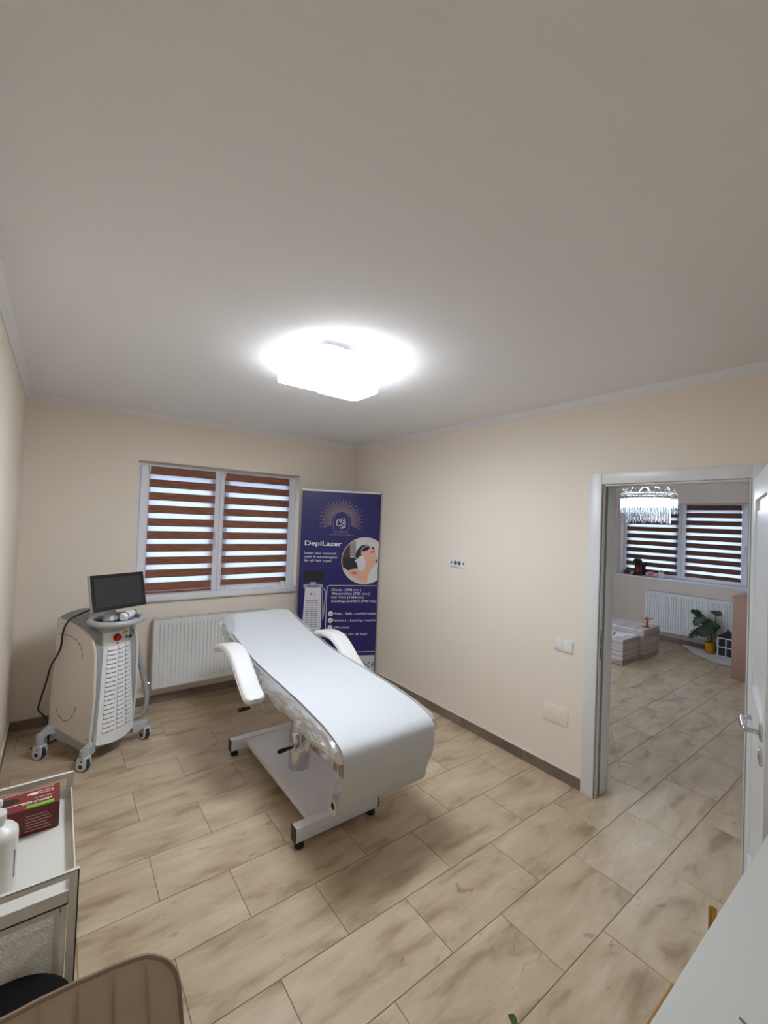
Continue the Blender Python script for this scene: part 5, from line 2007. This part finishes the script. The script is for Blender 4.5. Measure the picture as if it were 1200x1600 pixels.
for i, (x, y, r_, dz) in enumerate(((3.22, -1.64, 0.3, 0.0), (3.33, -1.70, -0.4, 0.0015))):
    bm = B()
    add_box(bm, -0.105, 0.105, -0.075, 0.075, 0, 0.001, mat=Matrix.Rotation(r_, 4, 'Z'))
    fl = obj('leaflet', bm, M['white_print'], None, loc=Vector((x, y, 0.3255 + dz)))
    tag(fl, ('white leaflet under the other on the lower block table', 'pink edged leaflet lying on top of the other leaflet')[i], 'leaflet')
    bm = B()
    add_box(bm, -0.09, 0.09, 0.03, 0.06, 0.0008, 0.0014, mat=Matrix.Rotation(r_, 4, 'Z'))
    obj('print_band', bm, M['pink_print'] if i else M['grille_dark'], fl, smooth=False)

# rose gold vase with flat petals
vz = thing('rose_gold_vase', 'rose gold vase with spread metal petals on the block table', 'vase', (3.72, -1.785, 0.3955))
bm = B()
add_lathe(bm, [(0.001, 0.0), (0.048, 0.0), (0.05, 0.008), (0.03, 0.02), (0.026, 0.05), (0.032, 0.085), (0.028, 0.1), (0.024, 0.1), (0.022, 0.03), (0.001, 0.028)], 0, 0, 28)
obj('body', bm, M['rose_gold'], vz)
for k in range(6):
    bm = B()
    a = k * PI / 3 + 0.2
    leaf_mesh(bm, (0.012 * math.cos(a), 0.012 * math.sin(a), 0.10), (math.cos(a), math.sin(a), 0.45), 0.10, 0.05, 0.15, 0.001)
    obj('petal', bm, M['rose_gold'], vz)

# fur rug
bm = B()
top, bot = [], []
outl = [(4.86, -1.84), (4.70, -1.98), (4.52, -2.10), (4.40, -2.24), (4.30, -2.38), (4.26, -2.52), (4.30, -2.70), (4.42, -2.86), (4.60, -2.96), (4.78, -2.90), (4.86, -2.70), (4.875, -2.45), (4.875, -2.2), (4.875, -1.98)]
cen = Vector((4.66, -2.42, 0))
rings = []
dense = spline([(x, y, 0) for x, y in outl + [outl[0]]], 5)[:-1]
for k, z in ((1.0, 0.001), (1.0, 0.008), (0.93, 0.020), (0.7, 0.026), (0.35, 0.027), (0.02, 0.027)):
    rings.append([cen + (p - cen) * (k * (1 + 0.02 * noise.noise(p * 22))) + Vector((0, 0, z + (0.003 * noise.noise(p * 9 + Vector((0, 0, k * 5))) if z > 0.01 else 0))) for p in dense])
add_loft(bm, rings)
tag(obj('fur_rug', bm, M['fur'], None, world=True, loc=Vector((4.66, -2.42, 0))), 'white fluffy rug under the plant in the far room', 'rug')

# monstera in an ochre pot
mp_ = thing('potted_plant', 'dark green split-leaf plant in an ochre pot before the radiator', 'plant', (4.64, -2.27, 0.031))
bm = B()
add_lathe(bm, [(0.001, 0.0), (0.052, 0.0), (0.06, 0.01), (0.062, 0.14), (0.064, 0.145), (0.057, 0.145), (0.055, 0.125), (0.001, 0.125)], 0, 0, 28)
obj('pot', bm, M['ochre'], mp_)
bm = B()
add_lathe(bm, [(0.001, 0.118), (0.056, 0.118), (0.056, 0.128), (0.001, 0.132)], 0, 0, 24)
obj('soil', bm, M['soil'], mp_)
stems = [[(0, 0, 0.12), (0.0, -0.01, 0.24), (0.0, 0.02, 0.36)], [(0.01, 0, 0.12), (0.02, 0.01, 0.26), (-0.02, 0.10, 0.50)], [(0, -0.015, 0.12), (0.01, -0.05, 0.34), (0.0, -0.045, 0.60)], [(-0.01, 0.01, 0.12), (-0.03, 0.04, 0.24), (-0.04, 0.12, 0.30)]]
for i, s in enumerate(stems):
    bm = B()
    add_tube(bm, spline(s, 6), 0.008 if i < 2 else 0.004, 8)
    obj('stem', bm, M['stem'], mp_)


def split_leaf(base, tipdir, updir, size):
    """Heart-shaped leaf with notched margins, folded along its midrib."""
    d = Vector(tipdir).normalized()
    n_ = Vector(updir).normalized()
    s_ = d.cross(n_).normalized()
    n_ = s_.cross(d)
    bm = B()
    N = 15
    ribs = []
    for i in range(N + 1):
        t = i / N
        w = size * 0.47 * math.sin(PI * min(1.0, (t * 0.90 + 0.10))) ** 0.6 * (1.05 - 0.35 * t)
        if i % 3 == 1 and 2 < i < N - 2:
            w *= 0.55
        c = Vector(base) + d * size * (t - 0.12) - n_ * 0.22 * size * t * t
        ribs.append([c - s_ * w - n_ * 0.14 * w, c - s_ * w * 0.5 + n_ * 0.02 * w, c - n_ * 0.03 * size, c + s_ * w * 0.5 + n_ * 0.02 * w, c + s_ * w - n_ * 0.14 * w])
    g0 = [[bm.verts.new(p) for p in r] for r in ribs]
    g1 = [[bm.verts.new(p - n_ * 0.0012) for p in r] for r in ribs]
    for g in (g0, g1):
        for a, b in zip(g, g[1:]):
            for i in range(4):
                bm.faces.new((a[i], a[i + 1], b[i + 1], b[i]))
    obj('leaf', bm, M['leaf'], mp_)


split_leaf((-0.02, 0.10, 0.50), (-0.3, 0.6, -0.75), (-1, 0.2, 0.4), 0.20)
split_leaf((-0.02, 0.13, 0.52), (-0.2, 0.25, 0.15), (-0.9, 0, 0.5), 0.13)
split_leaf((0.0, 0.00, 0.43), (-0.5, 0.35, -0.65), (-0.8, 0, 0.6), 0.27)
split_leaf((-0.03, 0.02, 0.40), (-0.5, -0.2, -0.3), (-0.7, 0, 0.7), 0.20)
split_leaf((-0.04, 0.12, 0.30), (-0.35, 0.5, -0.4), (-0.6, 0.1, 0.8), 0.20)
split_leaf((-0.01, 0.04, 0.36), (0.1, -0.75, 0.25), (-0.8, 0, 0.6), 0.17)
split_leaf((0.0, -0.045, 0.60), (-0.55, -0.35, -0.05), (-0.3, 0, 0.95), 0.17)

# white lantern with dark panes next to the pot
ln = thing('lantern', 'small white framed lantern with dark panes beside the ochre pot', 'lantern', (4.645, -2.47, 0.031))
Lx, Ly, Lh = 0.09, 0.09, 0.26
bm = B()
for sx in (-1, 1):
    for sy in (-1, 1):
        add_box(bm, sx * Lx - 0.008, sx * Lx + 0.008, sy * Ly - 0.008, sy * Ly + 0.008, 0, Lh)
for z in (0.0, Lh / 2 - 0.006, Lh - 0.014):
    for s in (-1, 1):
        add_box(bm, -Lx, Lx, s * Ly - 0.006, s * Ly + 0.006, z, z + 0.014)
        add_box(bm, s * Lx - 0.006, s * Lx + 0.006, -Ly, Ly, z, z + 0.014)
for s in (-1, 1):
    add_box(bm, s * Lx - 0.005, s * Lx + 0.005, -0.006, 0.006, 0.0, Lh)
    add_box(bm, -0.006, 0.006, s * Ly - 0.005, s * Ly + 0.005, 0.0, Lh)
obj('frame', bm, M['white_paint'], ln, smooth=False)
dkp = pm('dark_pane', (44, 50, 60), 0.2, var=0.05)
for s in (-1, 1):
    for q in (-1, 1):
        for z0, z1 in ((0.014, Lh / 2 - 0.006), (Lh / 2 + 0.008, Lh - 0.014)):
            bm = B()
            a0, a1 = sorted((q * 0.006, q * (Lx - 0.008)))
            add_box(bm, s * Lx - 0.002, s * Lx + 0.002, a0, a1, z0, z1)
            obj('pane', bm, dkp, ln, smooth=False)
            bm = B()
            add_box(bm, a0, a1, s * Ly - 0.002, s * Ly + 0.002, z0, z1)
            obj('pane', bm, dkp, ln, smooth=False)
bm = B()
rings = [[Vector((sx * k, sy * k, z)) for sx, sy in ((-0.1, -0.1), (0.1, -0.1), (0.1, 0.1), (-0.1, 0.1))] for k, z in ((1.0, Lh), (0.98, Lh + 0.012), (0.18, Lh + 0.08), (0.12, Lh + 0.10))]
add_loft(bm, rings)
obj('roof', bm, M['black_plastic'], ln, label='black roof')

# dusty pink counter cut by the door
pc = thing('reception_counter', 'dusty pink reception counter beside the open door leaf', 'counter', (3.95, -3.1, 0))
box_obj('front_panel', (3.68, 3.70, -3.55, -2.742, 0.004, 0.965), M['pink_panel'], pc, bev=0.002, world=True)
box_obj('side_panel', (3.70, 4.18, -2.762, -2.742, 0.004, 0.965), M['pink_panel'], pc, bev=0.002, world=True)
box_obj('side_panel', (3.70, 4.18, -3.55, -3.53, 0.004, 0.965), M['pink_panel'], pc, bev=0.002, world=True)
box_obj('countertop', (3.675, 4.19, -3.556, -2.737, 0.965, 0.985), M['pink_panel'], pc, bev=0.002, world=True)
box_obj('edge_highlight', (3.675, 4.19, -2.7368, -2.7345, 0.966, 0.984), M['white_paint'], pc, world=True, label='white strip painted as the edge highlight')  # highlight along the counter edge, put in as white colour
box_obj('plinth', (3.684, 4.17, -3.54, -2.75, 0.0, 0.0045), M['black_plastic'], pc, world=True)

# things on the far window sill (top at FZ0 + 0.03)
SZ = FZ0 + 0.0302
bw = thing('wicker_bowl', 'small brown bowl at the left end of the far window sill', 'bowl', (5.03, -0.955, SZ))
bm = B()
add_lathe(bm, [(0.001, 0.0), (0.035, 0.0), (0.048, 0.02), (0.058, 0.05), (0.06, 0.056), (0.054, 0.056), (0.044, 0.02), (0.001, 0.008)], 0, 0, 24)
obj('body', bm, pm('brown_wicker', (104, 66, 42), 0.7, var=0.2, scale=40, bump=0.4, bscale=90), bw)
for k in range(5):
    a = k * 1.26
    bm = B()
    bmesh.ops.create_icosphere(bm, subdivisions=2, radius=0.02, matrix=Matrix.Translation((0.024 * math.cos(a), 0.024 * math.sin(a), 0.048)))
    it = obj('candy', bm, pm('brown_candy', (84, 52, 36), 0.4, var=0.1), bw)
cf = thing('coffee_machine', 'dark red and black capsule coffee machine on the far window sill', 'coffee machine', (4.965, -1.155, SZ))
bm = B()
rings = []
for z, w, d, oy in ((0.02, 0.062, 0.075, 0.0), (0.06, 0.060, 0.062, 0.015), (0.12, 0.055, 0.055, 0.02), (0.17, 0.054, 0.060, 0.01), (0.20, 0.05, 0.06, 0.0)):
    rings.append([Vector((oy + d * math.cos(a), w * math.sin(a), z)) for a in [2 * PI * k / 24 for k in range(24)]])
add_loft(bm, rings)
obj('body', bm, pm('dark_red_gloss', (92, 18, 26), 0.18, var=0.05), cf)
bm = B()
rings = []
for z, r_ in ((0.19, 0.05), (0.21, 0.062), (0.245, 0.064), (0.27, 0.050), (0.282, 0.022), (0.284, 0.002)):
    rings.append([Vector((-0.015 + r_ * 1.15 * math.cos(a), r_ * math.sin(a), z)) for a in [2 * PI * k / 24 for k in range(24)]])
add_loft(bm, rings)
obj('head', bm, M['black_plastic'], cf, label='black rounded head')
bm = B()
add_lathe(bm, [(0.001, 0), (0.078, 0), (0.08, 0.012), (0.074, 0.022), (0.001, 0.022)], -0.005, 0, 28)
obj('base', bm, M['black_plastic'], cf)
bm = B()
add_box(bm, 0.05, 0.12, -0.085, -0.03, 0.0, 0.20, bev=0.02)
obj('water_tank', bm, pm('smoky_tank', (38, 20, 26), 0.15, var=0.05), cf)
for lab_, dims, loc_, mm in (('pink carton beside the coffee machine on the sill', (0.05, 0.08, 0.075), (4.98, -1.345, SZ), pm('pink_carton', (226, 96, 128), 0.5, var=0.05)),
                             ('low red carton between pink carton and white jar', (0.045, 0.07, 0.035), (4.945, -1.425, SZ), pm('red_carton', (186, 44, 62), 0.5, var=0.05))):
    cn = thing('carton', lab_, 'carton', loc_, 0.15)
    box_obj('box', (-dims[0] / 2, dims[0] / 2, -dims[1] / 2, dims[1] / 2, 0, dims[2]), mm, cn, bev=0.002)
    box_obj('lid', (-dims[0] / 2 - 0.001, dims[0] / 2 + 0.001, -dims[1] / 2 - 0.001, dims[1] / 2 + 0.001, dims[2] - 0.018, dims[2] + 0.001), M['pink_print'], cn, bev=0.001, seg=1, label='paler lid')
jr = thing('white_jar', 'white round jar with a knob lid on the far window sill', 'jar', (5.02, -1.485, SZ))
bm = B()
add_lathe(bm, [(0.001, 0), (0.036, 0), (0.042, 0.01), (0.044, 0.06), (0.038, 0.085), (0.001, 0.085)], 0, 0, 28)
obj('body', bm, M['white_pot'], jr)
bm = B()
add_lathe(bm, [(0.036, 0.085), (0.034, 0.096), (0.02, 0.106), (0.006, 0.109), (0.009, 0.118), (0.006, 0.124), (0.001, 0.125)], 0, 0, 24)
obj('lid', bm, pm('grey_lid', (150, 146, 150), 0.4, var=0.03), jr)

# folding stand hidden behind the doorway wall: only a leg shows
fs = thing('folding_stand', 'slim white folding stand whose leg shows behind the door frame', 'stand', (0.38, -2.62, 0))
ft = Vector((0.34, -2.62, 1.15))
for x, y in ((0.53, -2.869), (0.26, -2.47), (0.60, -2.45)):
    bm = B()
    foot = Vector((x, y, 0.005))
    kn = ft.lerp(foot, 0.5)
    add_tube(bm, [ft, foot], [0.007, 0.0055], 8)
    lg = obj('leg', bm, M['white_paint'], fs, world=True)
    bm = B()
    add_lathe(bm, [(0.001, 0), (0.009, 0), (0.008, 0.012), (0.001, 0.014)], x, y, 12)
    obj('foot', bm, M['white_paint'], lg, world=True)
bm = B()
add_tube(bm, [ft, ft + Vector((0, 0, 0.35))], 0.009, 10)
add_lathe(bm, [(0.02, 1.14), (0.024, 1.15), (0.02, 1.17), (0.01, 1.18)], ft.x, ft.y, 16)
obj('post', bm, M['white_paint'], fs, world=True)
